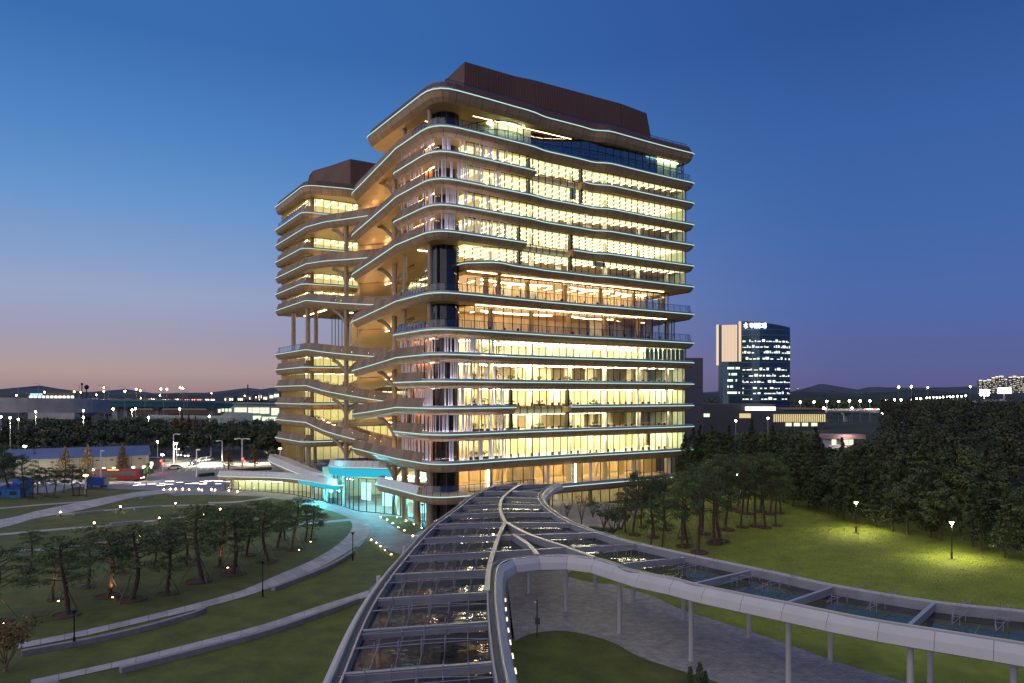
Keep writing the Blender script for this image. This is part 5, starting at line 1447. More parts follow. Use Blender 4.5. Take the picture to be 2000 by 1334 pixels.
# ---- long shed with the blue roof
SHED = mat('cream_sheet_cladding', (.42, .39, .32), .7, 0, .08, .5); BLUE = mat('blue_metal_roof', (.09, .13, .27), .5, .1, .08, .5)
WIN = emit('lit_window', (1, .92, .68), 3.0); WIND = mat('dark_window', (.03, .035, .04), .3, 0, .1, 1)
a = Vector((XY(30, 205), 205, 0)); b = Vector((XY(291, 222), 222, 0)); L = (b - a).length; ang = math.atan2((b - a).y, (b - a).x)
sh = empty('storage_building', a, ang, 'long cream storage building with blue metal roof beyond the bus', 'building')
m = MB(); m.box((L / 2, 5.5, 2.6), (L, 11, 5.2)); m.build('wall', SHED, sh)
m = MB(); m.add([(-.5, -.6, 5.0), (L + .5, -.6, 5.0), (L + .5, 5.5, 7.6), (-.5, 5.5, 7.6), (-.5, 11.6, 5.0), (L + .5, 11.6, 5.0)], [(0, 1, 2, 3), (3, 2, 5, 4), (0, 3, 4), (1, 5, 2), (0, 4, 5, 1)]); m.build('roof', BLUE, sh)
for i in range(10):
    m = MB(); m.box((L * (i + .6) / 10, -.04, 2.6), (.08, .08, 5.1)); m.build('cladding_joint', WIND, sh)
for i in range(9):
    m = MB(); m.box((L * (i + .35) / 9, -.03, 4.0), (.9, .06, .35)); m.build('window', WIND, sh)
for x in (155, 178, 198, 218, 258, 280, 294):
    t = (x - 30) / 261; m = MB(); m.box((L * t, -.06, 1.4), (.85, .08, .8)); m.build('lit_window', WIN, sh)
a2 = Vector((XY(6, 214), 214, 0)); s2 = empty('storage_annex', a2, ang, 'small pale grey annex at the left end of the blue-roofed building', 'building')
m = MB(); m.box((1.9, 5, 2.4), (3.8, 8, 4.8)); m.build('wall', SHED, s2); m = MB(); m.add([(-.2, .7, 4.8), (4, .7, 4.8), (4, 5, 6.8), (-.2, 5, 6.8), (-.2, 9.2, 4.8), (4, 9.2, 4.8)], [(0, 1, 2, 3), (3, 2, 5, 4), (0, 3, 4), (1, 5, 2)]); m.build('roof', BLUE, s2)
p = P(300, 915); s3 = empty('guard_house', p, .1, 'small cream hut with blue roof right of the long building', 'building')
m = MB(); m.box((0, 2, 1.5), (3.6, 4, 3)); m.build('wall', SHED, s3); m = MB(); m.box((0, 2, 3.15), (4.4, 4.8, .3)); m.build('roof', BLUE, s3); m = MB(); m.box((-.6, -.03, 1.5), (.9, .06, 1.1)); m.build('window', WIN, s3)
for x_, e_ in ((60, 5000), (140, 6000), (215, 3000), (275, 3500)):  # spots added to brighten the shed wall, no lamps stand here
    q_ = P(x_, 945); spot((q_.x, q_.y, 6), e_, (1, .88, .66), None, 165, .3, (math.radians(60), 0, 0)).name = 'bare_spot_glow'
# ---- bus
RED = mat('dark_red_paint', (.09, .005, .01), .3, .1, .05, 1); TYRE = mat('tyre_rubber', (.02, .02, .02), .8)
HEAD = emit('headlight', (1, .93, .78), 30); TAIL = emit('tail_light', (1, .05, .03), 12)
p = P(233, 939); bus = empty('city_bus', (p.x, p.y, .03), .04, 'long dark red bus parked behind the hedge', 'bus')
m = MB(); m.sweep([Vector((0, -1.25, 0)), Vector((0, 1.25, 0))], [(-6, .4), (-6.05, 1.2), (-5.9, 2.9), (-5.6, 3.15), (5.6, 3.15), (5.95, 2.8), (6.1, 1.4), (6, .4), (-6, .4)]); m.build('body', RED, bus)
for i in range(7):
    m = MB(); m.box((-4.9 + i * 1.55, -1.28, 2.05), (1.45, .05, 1.05)); m.build('window', WIND, bus)
m = MB(); m.box((6.0, 0, 2.0), (.1, 2.2, 1.4)); m.build('windscreen', WIND, bus)
for x in (-3.8, 4.0):
    for y in (-1.1, 1.1):
        m = MB(); m.tube([(x, y - .15, .5), (x, y + .15, .5)], .5, 14); m.build('wheel', TYRE, bus)
for y in (-.8, .8): m = MB(); m.box((6.12, y, .8), (.06, .3, .2)); m.build('headlight', HEAD, bus)
m = MB(); m.box((-1, -1.29, 3.0), (3.0, .05, .25)); m.build('route_display', emit('route_sign', (1, .5, .1), 2), bus)
# ---- cars
PAINTS = {'white': mat('white_car_paint', (.6, .6, .6), .3, 0, .03), 'silver': mat('silver_car_paint', (.35, .36, .38), .3, .5, .03), 'black': mat('black_car_paint', (.02, .02, .025), .25, 0, .03)}
def car(x, y, rz, colr, lights_, label, group=None):
    p = P(x, y); r = empty('car', (p.x, p.y, .05), rz, label, 'car', group)
    m = MB(); m.sweep([Vector((0, -.88, 0)), Vector((0, .88, 0))], [(-2.2, .3), (-2.25, .8), (-2.0, .95), (2.0, .85), (2.25, .7), (2.2, .3), (-2.2, .3)]); m.build('body', PAINTS[colr], r)
    m = MB(); m.sweep([Vector((0, -.78, 0)), Vector((0, .78, 0))], [(-1.8, .9), (-1.2, 1.42), (.4, 1.45), (1.25, .9), (-1.8, .9)]); m.build('cabin', WIND, r)
    m = MB(); m.box((-.4, 0, 1.46), (1.5, 1.4, .05)); m.build('roof', PAINTS[colr], r)
    for a_ in (-1.35, 1.35):
        for b_ in (-.8, .8): m = MB(); m.tube([(a_, b_ - .1, .33), (a_, b_ + .1, .33)], .33, 10); m.build('wheel', TYRE, r)
    if lights_:
        for b_ in (-.62, .62):
            m = MB(); m.box((2.26, b_, .66), (.1, .34, .2)); m.build('headlight', HEAD, r); m = MB(); m.box((-2.26, b_, .75), (.08, .3, .15)); m.build('tail_light', TAIL, r)
    return r
car(405, 901, -1.7, 'white', 1, 'white car with glaring headlights, right of the pair at the stop line')
car(392, 903, -1.7, 'silver', 1, 'silver car with headlights on, left of the pair at the stop line')
car(378, 908, -1.6, 'black', 1, 'black car with headlights on behind the tall mast')
car(370, 893, -1.6, 'white', 1, 'white car with headlights on farther up the side road')
car(356, 891, -1.6, 'silver', 1, 'silver car approaching on the left lane of the side road')
car(352, 880, -1.6, 'black', 1, 'black car with headlights on, farthest up the side road')
car(340, 917, .2, 'silver', 0, 'silver car turning at the left of the junction')
car(371, 875, .1, 'white', 0, 'white car parked in the car park beyond the junction, left')
car(398, 872, .1, 'white', 0, 'white car parked in the car park beyond the junction, right'); car(408, 873, .1, 'silver', 0, 'silver parked car at the right end of the car park')
for i in range(3): spot((P(385 + i * 18, 906).x, P(385 + i * 18, 906).y, 7), 26000, (1, .88, .66), None, 150, .3).name = 'bare_spot_glow'
spot((P(350, 905).x, P(350, 905).y, 8), 26000, (1, .9, .6), None, 150, .3).name = 'bare_spot_glow'; spot((P(500, 905).x, P(500, 905).y, 7), 20000, (1, .86, .6), None, 150, .3).name = 'bare_spot_glow'
# ---- street lamps, signals, masts
def mast(x, yb, yt, arms, lit, label, group=None, sc=1, col=None):
    p = P(x, yb); h = ZY(yt, p.y); r = empty('street_lamp', p, 0, label, 'street lamp', group); w = .05 + p.y * .0003
    m = MB(); m.tube([(0, 0, 0), (0, 0, h)], [w * 2.2, w * 1.3], 8); m.build('pole', M['white'], r)
    for a_ in arms:
        m = MB(); m.tube([(0, 0, h - .1), (a_ * .6, 0, h + .1), (a_, 0, h)], w, 5); m.build('arm', M['white'], r)
        m = MB(); m.box((a_, 0, h - .05), (.7 + p.y * .001, .4, .2 + p.y * .0006)); m.build('lamp_head', (col or LAMPHEAD) if lit else M['white'], r)
    return r
mast(339, 905, 848, (1.7,), 0, 'grey street lamp behind the left traffic signal'); mast(412, 890, 851, (-1.7,), 0, 'street lamp with one left arm beyond the junction')
mast(473, 912, 857, (-2, 2), 0, 'twin-armed lamp post above the red traffic signal'); mast(434, 900, 861, (-1.7,), 0, 'street lamp with traffic camera right of the junction')
mast(384, 932, 878, (.6,), 0, 'tall thin mast at the plaza edge'); mast(48, 925, 871, (.01,), 1, 'lamp post glaring yellow in front of the blue roof'); mast(317, 905, 888, (.01,), 1, 'brightest star-like lamp above the red signal at left')
mast(197, 950, 880, (.4,), 0, 'thin pole at the left end of the bus'); ORG = emit('orange_lamp', (1, .42, .10), 30)
mast(167, 965, 928, (.01,), 1, 'orange lamp beside the blue truck', None, 1, ORG); mast(547, 905, 876, (.01,), 1, 'orange lamp at the left edge of the office building', None, 1, ORG)
spot((P(545, 905).x, P(545, 905).y, 4.5), 1200, (1, .55, .2), None, 160).name = 'bare_spot_glow'
def signal(x, yb, yt, label):
    p = P(x, yb); h = ZY(yt, p.y); r = empty('traffic_signal', p, 0, label, 'traffic light')
    m = MB(); m.tube([(0, 0, 0), (0, 0, h + .6)], .09, 8); m.build('pole', M['white'], r)
    m = MB(); m.box((0, -.12, h), (1.2, .3, .5)); m.build('signal_box', M['black'], r); m = MB(); m.ball((-.38, -.3, h), .28); m.ball((.2, -.3, h - .8), .28); m.build('red_lamp', TAIL, r)
    spot((0, -.6, h), 300, (1, .05, .03), r, 175)
signal(318, 922, 900, 'red traffic signal on the left side of the junction'); signal(477, 915, 896, 'red traffic signal in front of the dark trees')
p = P(167, 965); r = empty('notice_post', P(168, 970), 0, 'short post with white cap by the lawn left of the plaza', 'post'); m = MB(); m.cyl((0, 0, 0), .12, 1.8, 8); m.build('post', M['black'], r); m = MB(); m.cyl((0, 0, 1.8), .13, 1.5, 8); m.build('cap', M['white'], r)
# ---- blue tents and truck
TENT = mat('blue_tent_fabric', (.01, .07, .34), .6, 0, .15, 1); TENTW = mat('light_blue_tent_wall', (.02, .20, .50), .6, 0, .2, 1)
for x, yb, w, d, lb in ((12, 973, 6.2, 4, 'blue pavilion tent with windowed walls at the left edge'), (36, 955, 3, 3, 'small blue tent top behind the larger tent')):
    p = P(x, yb); r = empty('pavilion_tent', p, 0, lb, 'tent')
    m = MB(); m.box((0, d / 2, 1.0), (w, d, 2.0)); m.build('wall', TENTW, r); m = MB(); hw = w / 2 + .1; m.add([(-hw, -.1, 2), (hw, -.1, 2), (hw, d + .1, 2), (-hw, d + .1, 2), (-.6, d / 2, 3.0), (.6, d / 2, 3.0)], [(0, 1, 5, 4), (1, 2, 5), (2, 3, 4, 5), (3, 0, 4)]); m.build('roof', TENT, r)
    for k in (-.3, .25): m = MB(); m.box((w * k, -.03, 1.1), (w * .25, .04, .8)); m.build('window', WIND, r)
p = P(187, 952); r = empty('covered_truck', (p.x, p.y, .03), .05, 'blue tarpaulin covered truck beside the orange lamp', 'truck')
m = MB(); m.sweep([Vector((0, -1.1, 0)), Vector((0, 1.1, 0))], [(-2.4, .5), (-2.4, 2.0), (-1.9, 2.5), (1.5, 2.5), (1.7, 2.2), (1.7, .5), (-2.4, .5)]); m.build('tarpaulin', TENT, r); m = MB(); m.box((2.2, 0, 1.3), (.9, 2.0, 1.6)); m.build('cab', PAINTS['silver'], r)
for a_ in (-1.6, 1.9):
    for b_ in (-.95, .95): m = MB(); m.tube([(a_, b_ - .1, .4), (a_, b_ + .1, .4)], .4, 10); m.build('wheel', TYRE, r)
# ---- road viaducts
CONC = mat('viaduct_concrete', (.45, .42, .40), .8, 0, .15, .15); GRN = mat('green_steel_girder', (.10, .26, .22), .55, .2, .12, .2)
def viaduct(name, pts, thick, w, m1, label, piers, pier_y=None, par=1.1):
    """pts: (x, ytop, Y)"""
    path = catmull([Vector((XY(x, Y), Y, ZY(y, Y))) for x, y, Y in pts], 5); r = empty(name, (path[0].x, path[0].y, 0), 0, label, 'road bridge'); o = Vector((path[0].x, path[0].y, 0)); pa = [q - o for q in path]
    m = MB(); m.sweep(pa, [(-.1, -thick), (0, -thick * .45), (.2, -.9), (.2, 0), (-w, 0), (-w, -.9), (-w + .3, -thick * .45), (-w + 1, -thick), (-.1, -thick)]); m.build('girder', m1, r)
    m = MB(); m.sweep(pa, [(.2, .0), (.25, par), (.05, par), (.05, 0)]); m.build('parapet', CONC, r)
    for x, Y in piers:
        X = XY(x, Y); q = min(path, key=lambda v: abs(v.x - X)); q2 = q - o
        m = MB(); m.box((q2.x, q2.y + w / 2, (q2.z - thick - 1.5) / 2), (2.6, 3, q2.z - thick - 1.5)); m.add([(q2.x - 1.3, q2.y + w / 2 - 1.5, q2.z - thick - 3), (q2.x + 1.3, q2.y + w / 2 - 1.5, q2.z - thick - 3), (q2.x + 3.2, q2.y + 1, q2.z - thick - .01), (q2.x - 3.2, q2.y + 1, q2.z - thick - .01), (q2.x - 3.2, q2.y + w - 1, q2.z - thick - .01), (q2.x + 3.2, q2.y + w - 1, q2.z - thick - .01), (q2.x + 1.3, q2.y + w / 2 + 1.5, q2.z - thick - 3), (q2.x - 1.3, q2.y + w / 2 + 1.5, q2.z - thick - 3)], [(0, 1, 2, 3), (4, 5, 6, 7), (1, 6, 5, 2), (0, 3, 4, 7)]); m.build('pier', CONC, r)
    return path
v1 = viaduct('road_viaduct', [(-250, 778, 430), (0, 780, 430), (100, 781, 440), (170, 782, 455), (215, 785, 480)][::-1], 7.6, 14, CONC, 'grey concrete road viaduct at the far left, sound walls on top', [(175, 460), (200, 475)])
v2 = viaduct('green_road_viaduct', [(205, 782, 520), (300, 783, 540), (370, 784, 560), (440, 787, 590), (560, 794, 640)][::-1], 4.4, 12, GRN, 'green steel girder road viaduct curving toward the station', [(222, 525), (236, 528), (294, 540), (395, 566)])
v3 = viaduct('lower_road_viaduct', [(150, 801, 640), (300, 800, 650), (460, 801, 660), (560, 804, 660)][::-1], 3.6, 12, mat('orange_brown_girder', (.22, .10, .05), .6), 'lower orange-brown road deck beneath the green viaduct', [(200, 640), (330, 650), (430, 655)])
RED2 = emit('traffic_lamp_red', (1, .15, .08), 9); WH2 = emit('traffic_lamp_white', (1, .85, .65), 12)
vp = []; rg = random.Random(6)
for i in range(46):
    x = rg.uniform(40, 420); Y = 490 + x * .25; p = Vector((XY(x, Y), Y + 4, ZY(783.5 - rg.random() * 1.5, Y) + .8)); rr = empty('distant_car', p, 0, 'distant car on the viaduct, seen by its lights', 'car', 'distant cars on the viaducts')
    m = MB(); m.box((0, 0, 0), (4, 1.8, 1.3)); m.build('body', PAINTS['silver'], rr); m = MB(); m.box((-.8, -1, 0), (.7, .15, .5)); m.box((.8, -1, 0), (.7, .15, .5)); m.build('headlight', RED2 if i % 2 else WH2, rr)
# toll/rest building lit on the left viaduct
p = Vector((XY(100, 700), 700, 0)); r = empty('lit_terminal', p, 0, 'long low lit building with blue sign beyond the left viaduct', 'building'); zb = ZY(779, 700)
m = MB(); m.box((0, 6, (zb + 5) / 2), (44, 12, zb + 5)); m.build('wall', CONC, r); m = MB(); m.box((0, 5, zb + 5.2), (46, 14, .5)); m.build('roof', M['fascia'], r)
for i in range(11): m = MB(); m.box((-19 + i * 3.9, -.05, zb + 1.8), (2.6, .1, 2.0)); m.build('window', WIN, r)
m = MB(); m.box((-14, -.2, zb + 4.1), (11, .2, 1.6)); m.build('blue_sign', emit('blue_sign_light', (.15, .55, 1), 3), r)
# ---- station
GL2 = mat('station_steel', (.30, .36, .36), .5, .2, .08, .3); STW = emit('station_window_light', (.90, 1, .72), 1.1); Ys = 430
st_ = empty('railway_station', (XY(485, Ys), Ys, 0), 0, 'modern railway station with slanted roof and bright window panels', 'station')
zb = ZY(822, Ys); X0 = XY(425, Ys) - XY(485, Ys); X1 = XY(575, Ys) - XY(485, Ys); zt = ZY(789, Ys)
m = MB(); m.add([(X0, 0, zb + 1.2), (X0 + 10, 0, zt), (X1, 0, zt - 1), (X1, 0, zb - 3), (X0, 0, zb - 3)] + [(X0, 16, zb + 1.2), (X0 + 10, 16, zt), (X1, 16, zt - 1), (X1, 16, zb - 3), (X0, 16, zb - 3)], [(0, 1, 2, 3, 4), (5, 9, 8, 7, 6), (0, 5, 6, 1), (1, 6, 7, 2)]); m.build('wall', GL2, st_)
m = MB(); m.beam((X0 + 9, 7, zt + .7), (X1 + 2, 7, zt + .1), 18, .5); m.build('roof', GL2, st_)
for x0, x1, y0, y1 in ((458, 482, 796, 805), (485, 492, 796, 806), (493, 507, 796, 807), (508, 526, 796, 808), (530, 545, 797, 811), (494, 510, 812, 820), (512, 542, 814, 822), (426, 431, 799, 806), (433, 438, 798, 804), (440, 445, 798, 804), (447, 452, 798, 804)):
    m = MB(); m.box((XY((x0 + x1) / 2, Ys) - XY(485, Ys), -.1, (ZY(y0, Ys) + ZY(y1, Ys)) / 2), (XY(x1, Ys) - XY(x0, Ys), .15, ZY(y0, Ys) - ZY(y1, Ys))); m.build('window_panel', STW, st_)
for i in range(9):
    m = MB(); m.cyl((X0 + 2 + i * 4.7, -1.5, 0), .25, zb + 2, 8); m.build('column', GL2, st_)
gp = viaduct('station_platform_bridge', [(290, 812, 440), (360, 813, 435), (430, 814, 432), (470, 815, 430)][::-1], 1.6, 6, GL2, 'slender pale platform bridge leading into the station', [(330, 438), (400, 433)], par=.6)
# ---- works, chimney and towns on the horizon
Yc = 1500; r = empty('factory_chimney', (XY(484, Yc), Yc, 0), 0, 'tall thin red and dark banded factory chimney on the horizon', 'chimney')
h = ZY(751, Yc); m = MB()
for k in range(5): m.tube([(0, 0, h * k / 5), (0, 0, h * (k + 1) / 5)], 1.3, 8, k % 2)
m.build('shaft', [mat('chimney_red', (.25, .05, .03), .7), mat('chimney_pale', (.12, .08, .08), .7)], r)
def far_block(x0, x1, yt, Y, label, m_, wins=8, group=None, rows=3, cat='building', name='far_building', wm=None, seed=0, roofline=False):
    r = empty(name, (XY((x0 + x1) / 2, Y), Y, 0), 0, label, cat, group); w = XY(x1, Y) - XY(x0, Y); h = ZY(yt, Y); rg = random.Random(seed + int(x0)); d = min(w, 40)
    m = MB(); m.box((0, d / 2, h / 2), (w, d, h)); m.build('wall', m_, r)
    if wins:
        zlo = max(0, ZY(800, Y)); mb = MB(); n = 0
        for j in range(rows):
            for i in range(wins):
                if rg.random() < .55: mb.box((-w / 2 + w * (i + .5) / wins, -.15, zlo + (h - zlo) * (j + .5) / rows), (w / wins * .5, .2, (h - zlo) / rows * .4)); n += 1
        if n: mb.build('lit_window', wm or WIN, r)
    if roofline:
        m = MB(); m.box((0, -.2, h + .5), (w, .8, 1.2)); m.build('roof_light', emit('roof_light', (1, .85, .5), 3) if False else WIN, r)
    return r
DK = mat('dark_far_wall', (.07, .075, .09), .8, 0, .1, .05); PL = mat('pale_far_wall', (.24, .25, .25), .8, 0, .1, .05)
for i, (x0, x1, yt) in enumerate([(438, 456, 775), (464, 478, 775), (479, 493, 773), (496, 508, 776), (512, 522, 772), (524, 534, 768), (535, 545, 765), (505, 511, 768)]):
    far_block(x0, x1, yt, 1350, f'small pale factory block near the red chimney, {ORD[i]} in its row', PL, 4, 'pale factory blocks by the chimney', 2)
for i, (x, yt, yb) in enumerate([(25, 758, 790), (65, 749, 785), (145, 752, 790), (195, 753, 788), (235, 755, 790), (203, 757, 785), (275, 760, 785), (352, 762, 790), (312, 763, 785), (358, 757, 788)]):
    Y = 520; p = Vector((XY(x, Y), Y + 6, 0)); z1 = ZY(yt, Y); r = empty('highway_lamp', p, 0, f'thin highway lamp on the left viaduct, {ORD[i]} of the row', 'street lamp', 'highway lamps on the left viaduct')
    m = MB(); m.tube([(0, 0, 0), (0, 0, z1)], .14, 5); m.build('pole', CONC, r); m = MB(); m.tube([(0, 0, z1), (-4.5, 0, z1 + .4)], .1, 4); m.build('arm', CONC, r)
lamps = []
for i, (x, y) in enumerate([(32, 772), (87, 766), (145, 765), (149, 769), (203, 757), (203, 764), (244, 764), (266, 760), (274, 763), (314, 760), (326, 760), (352, 757), (357, 758), (413, 768), (158, 766), (312, 772), (275, 778), (296, 779), (188, 771), (500, 776), (478, 773)]):
    Y = 760; p = Vector((XY(x, Y), Y, 0)); z1 = ZY(y, Y); r = empty('distant_lamp', p, 0, None, 'street lamp', 'glowing lamps along the left horizon')
    m = MB(); m.tube([(0, 0, 0), (0, 0, z1)], .12, 4); m.build('pole', CONC, r); m = MB(); m.ball((0, 0, z1), .95 if y < 767 else .6, 0, 6, 4); m.build('lamp_head', ORG if i % 3 else LAMPHEAD, r); lamps.append(r)
row_labels(lamps, 'glowing lamp on a pole along the left horizon, #')
lamps = []
for i, (x, y, Y) in enumerate([(2, 814, 300), (20, 816, 260), (36, 819, 300), (70, 804, 330), (163, 802, 360), (163, 815, 350), (221, 799, 430), (258, 801, 420), (265, 798, 430), (290, 815, 380), (351, 799, 420), (409, 813, 420), (308, 863, 262), (345, 866, 265)]):
    p = Vector((XY(x, Y), Y, 0)); z1 = ZY(y, Y); r = empty('area_lamp', p, 0, None, 'street lamp', 'glowing pole lamps among the left trees')
    m = MB(); m.tube([(0, 0, 0), (0, 0, z1)], .12, 6); m.build('pole', M['white'], r); m = MB(); m.ball((0, -.1, z1), Y * .0013, 0, 6, 5); m.build('lamp_head', LAMPHEAD, r); lamps.append(r)
    if i % 2: spot((0, -1.5, z1 - .5), 2500, (1, .85, .5), r, 160, .4)
row_labels(lamps, 'glowing pole lamp among the trees at left, #')
for i, (x, y) in enumerate([(160, 750), (169, 756)]):
    Y = 600; r = empty('round_crown_mast', (XY(x, Y), Y, 0), 0, ('left' if i == 0 else 'right and larger') + ' of two dark round-headed masts on the left horizon', 'mast'); z1 = ZY(y, Y)
    m = MB(); m.tube([(0, 0, 0), (0, 0, z1)], .4, 6); m.build('pole', M['black'], r); m = MB(); m.ball((0, 0, z1), 1.0 + i * .9, 0, 8, 6); m.build('head', M['black'], r)
# ---- glass tower on the right
Yt = 430; xa, xb = 1402, 1543; r = empty('glass_tower', (XY(1447, Yt), Yt, 0), 0, 'dark blue glass office tower with white rooftop lettering', 'office tower')
BAND = mat('blue_grey_spandrel', (.16, .21, .27), .4, .2, .1, .5); GT = mat('blue_tower_glass', (.05, .10, .15), .15, .5, .1, .5); GTL = emit('tower_floor_light', (.92, 1, .82), 1.6); PKL = emit('pale_lit_slats', (1, .74, .52), .95)
bx = lambda x: XY(x, Yt) - XY(1447, Yt); zz = lambda y: ZY(y, Yt)
bxd = lambda x, d: XY(x, Yt + d) - XY(1447, Yt)
plan = catmull([(bxd(1403, 9), 9, 0), (bxd(1412, 4), 4, 0), (bx(1446), 0, 0)], 3) + catmull([(bx(1448), -.3, 0), (bx(1480), -3.2, 0), (bx(1515), -1.5, 0), (bxd(1543, 5), 5, 0)], 5)
back = [(bxd(1532, 28), 28, 0), (bxd(1420, 28), 28, 0)]
tl = lambda v: zz(627) - max(0, v[0] - bx(1448)) * .11 if v[0] > bx(1447) else zz(633)
m = MB(); n = len(plan) + 2; al = [Vector(p) for p in plan] + [Vector(p) for p in back]
vs = [(p.x, p.y, 0) for p in al] + [(p.x, p.y, tl(p)) for p in al]; m.add(vs, [(i, (i + 1) % n, n + (i + 1) % n, n + i) for i in range(n)]); m.poly(vs[n:]); m.build('curtain_wall', GT, r)
pf = plan[7:]; 
for j in range(15):
    y = 641 + j * 10.6; z = zz(y + 4)
    m = MB(); m.sweep([Vector((p.x, p.y, z)) for p in plan[7:]], [(-.05, 0), (-.22, 0), (-.22, .35), (-.05, .35)]); m.build('floor_band', BAND, r)
rg = random.Random(12)
def along(pl, t):
    k = t * (len(pl) - 1); i = min(int(k), len(pl) - 2); return Vector(pl[i]).lerp(Vector(pl[i + 1]), k - i)
rows = [664, 675, 686, 698, 719, 731, 743, 755, 765, 776]
for y in rows:
    mb = MB(); t = .03
    while t < .96:
        w = rg.uniform(.015, .07)
        if rg.random() < .78:
            a_ = along(pf, t); b_ = along(pf, min(.98, t + w)); hh = rg.choice((.55, .55, .9, 1.4, .35)); d = (b_ - a_).normalized(); nrm_ = Vector((d.y, -d.x, 0)) * .3
            z = zz(y + 4.5); q = [a_ + nrm_, b_ + nrm_]; mb.add([(q[0].x, q[0].y, z), (q[1].x, q[1].y, z), (q[1].x, q[1].y, z + hh), (q[0].x, q[0].y, z + hh)], [(0, 1, 2, 3)])
        t += w + rg.uniform(.004, .03)
    mb.build('lit_window_row', GTL, r)
m = MB(); m.box((bx(1404.5), 3.4, (zz(633) + zz(713)) / 2), (1.3, .5, zz(633) - zz(713))); m.build('lit_pilaster', PKL, r)
m = MB(); m.box((bx(1444.5), -.6, (zz(628) + zz(706)) / 2), (1.35, .5, zz(628) - zz(706))); m.build('lit_pilaster', PKL, r)
for i in range(11):
    x = 1413 + i * 2.6; m = MB(); m.box((bx(x), .0 + (1444 - x) * .07, (zz(634) + zz(706)) / 2), (.62, .3, zz(634) - zz(706))); m.build('lit_slat', PKL, r)
mb = MB()
for y in (719, 731, 743, 755, 767):
    for i in range(9):
        if rg.random() < .7: mb.box((bx(1422 + i * 2.7), .1, zz(y)), (.35, 1.2, 1.2))
mb.build('lit_window_row', GTL, r)
# rooftop sign: symbol and Korean lettering as in the photograph
SG = emit('white_sign_letters', (1, .98, 1), 5)
try:
    fc = bpy.data.curves.new('sign_lettering', 'FONT'); fc.body = "\ud558\ub098\uae08\uc735\uadf8\ub8f9"; fc.size = 2.5; fc.extrude = .08; fc.offset = .05
    tmp = bpy.data.objects.new('tmp', fc); COL.objects.link(tmp); dg = bpy.context.evaluated_depsgraph_get(); me = bpy.data.meshes.new_from_object(tmp.evaluated_get(dg)); bpy.data.objects.remove(tmp)
    wd = max(v.co.x for v in me.vertices) - min(v.co.x for v in me.vertices); sc_ = (bx(1492) - bx(1460)) / max(wd, .1)
    o = bpy.data.objects.new('sign_lettering', me); COL.objects.link(o); me.materials.clear(); me.materials.append(SG); o.parent = r; o.rotation_euler = (math.pi / 2, 0, 0); o.scale = (sc_, 1.25, 1); o.location = (bx(1460), -4.0, zz(641))
except Exception as ex:
    print('sign', ex)
m = MB(); cx, cz_ = bx(1454), zz(637); m.tube([(cx - 1.1, -2.5, cz_ + .6), (cx + 1.1, -2.5, cz_ + .8)], .22, 6); m.tube([(cx, -2.5, cz_ + 1.7), (cx - .1, -2.5, cz_ - 1.5)], .22, 6); m.tube([(cx - 1, -2.5, cz_ - .6), (cx + .2, -2.5, cz_ + .1), (cx + 1, -2.5, cz_ - .8)], .2, 6); m.build('sign_symbol', SG, r)
# ---- low hall with lit slats, dark block, roofs
Yl = 330; r = empty('low_hall', (XY(1480, Yl), Yl, 0), 0, 'low wide hall with lit timber slats in front of the glass tower', 'building'); bl_ = lambda x: XY(x, Yl) - XY(1480, Yl); zl_ = lambda y: ZY(y, Yl)
m = MB(); m.box(((bl_(1357) + bl_(1612)) / 2, 12, zl_(800) / 2), (bl_(1612) - bl_(1357), 24, zl_(800))); m.build('wall', DK, r)
m = MB(); m.box(((bl_(1357) + bl_(1518)) / 2, 14, zl_(795)), (bl_(1518) - bl_(1357), 24, zl_(789) - zl_(800))); m.build('upper_wall', DK, r)
m = MB(); m.box(((bl_(1524) + bl_(1612)) / 2, 10, zl_(799.5)), (bl_(1600) - bl_(1524), 20, .9)); m.build('roof', mat('pinkish_roof_edge', (.3, .2, .2), .7), r)
SL = emit('lit_slat_wall', (1, .78, .38), .8)
for i in range(25):
    x = 1512 + i * 4.1; m = MB(); m.box((bl_(x), -.15, (zl_(809) + zl_(824)) / 2), (.5, .3, zl_(809) - zl_(824))); m.build('lit_slat', SL, r)
m = MB(); m.box((bl_(1485), -.1, zl_(798)), (bl_(1514) - bl_(1455), .3, 1.6)); m.build('lit_window', WIN, r)
m = MB(); m.box((bl_(1455), -.1, zl_(812)), (bl_(1466) - bl_(1444), .3, 2.0)); m.build('lit_window', SL, r)
for x in (1380, 1540, 1556, 1572, 1590): m = MB(); m.box((bl_(x), -.2, zl_(811 if x < 1400 else 829)), (2.6, .3, 1.5)); m.build('lit_window', STW, r)
r = far_block(1340, 1373, 699, 300, 'plain dark grey concrete block behind the right edge of the office building', mat('dark_concrete_block', (.10, .10, .13), .8, 0, .08, .1), 0)
for z in (12, 19, 26): m = MB(); m.box((0, -.02, z), (XY(1373, 300) - XY(1340, 300), .06, .12)); m.build('panel_joint', M['black'], r)
# pavilion by the wood
Yp = 260; r = empty('pavilion', (XY(1651, Yp), Yp, 0), 0, 'small flat-roofed pavilion with pink roof edge above the trees', 'pavilion'); z1 = ZY(853, Yp)
m = MB(); m.box((0, 3, z1 + .0), (XY(1690, Yp) - XY(1613, Yp), 7, ZY(853, Yp) - ZY(861, Yp))); m.build('roof', mat('pink_roof_edge', (.42, .27, .26), .7), r); m = MB(); m.box((-1.2, 3.4, z1 / 2 - .5), (8.5, 5, z1 - 1.0)); m.build('wall', M['white'], r)
for a_ in (-3.6, .6, 2.4): m = MB(); m.box((a_, .8, z1 - 2.0), (1.5, .2, 2.0)); m.build('lit_window', STW, r)
spot((0, -3, z1 + 3), 2500, (1, .75, .7), r, 160)
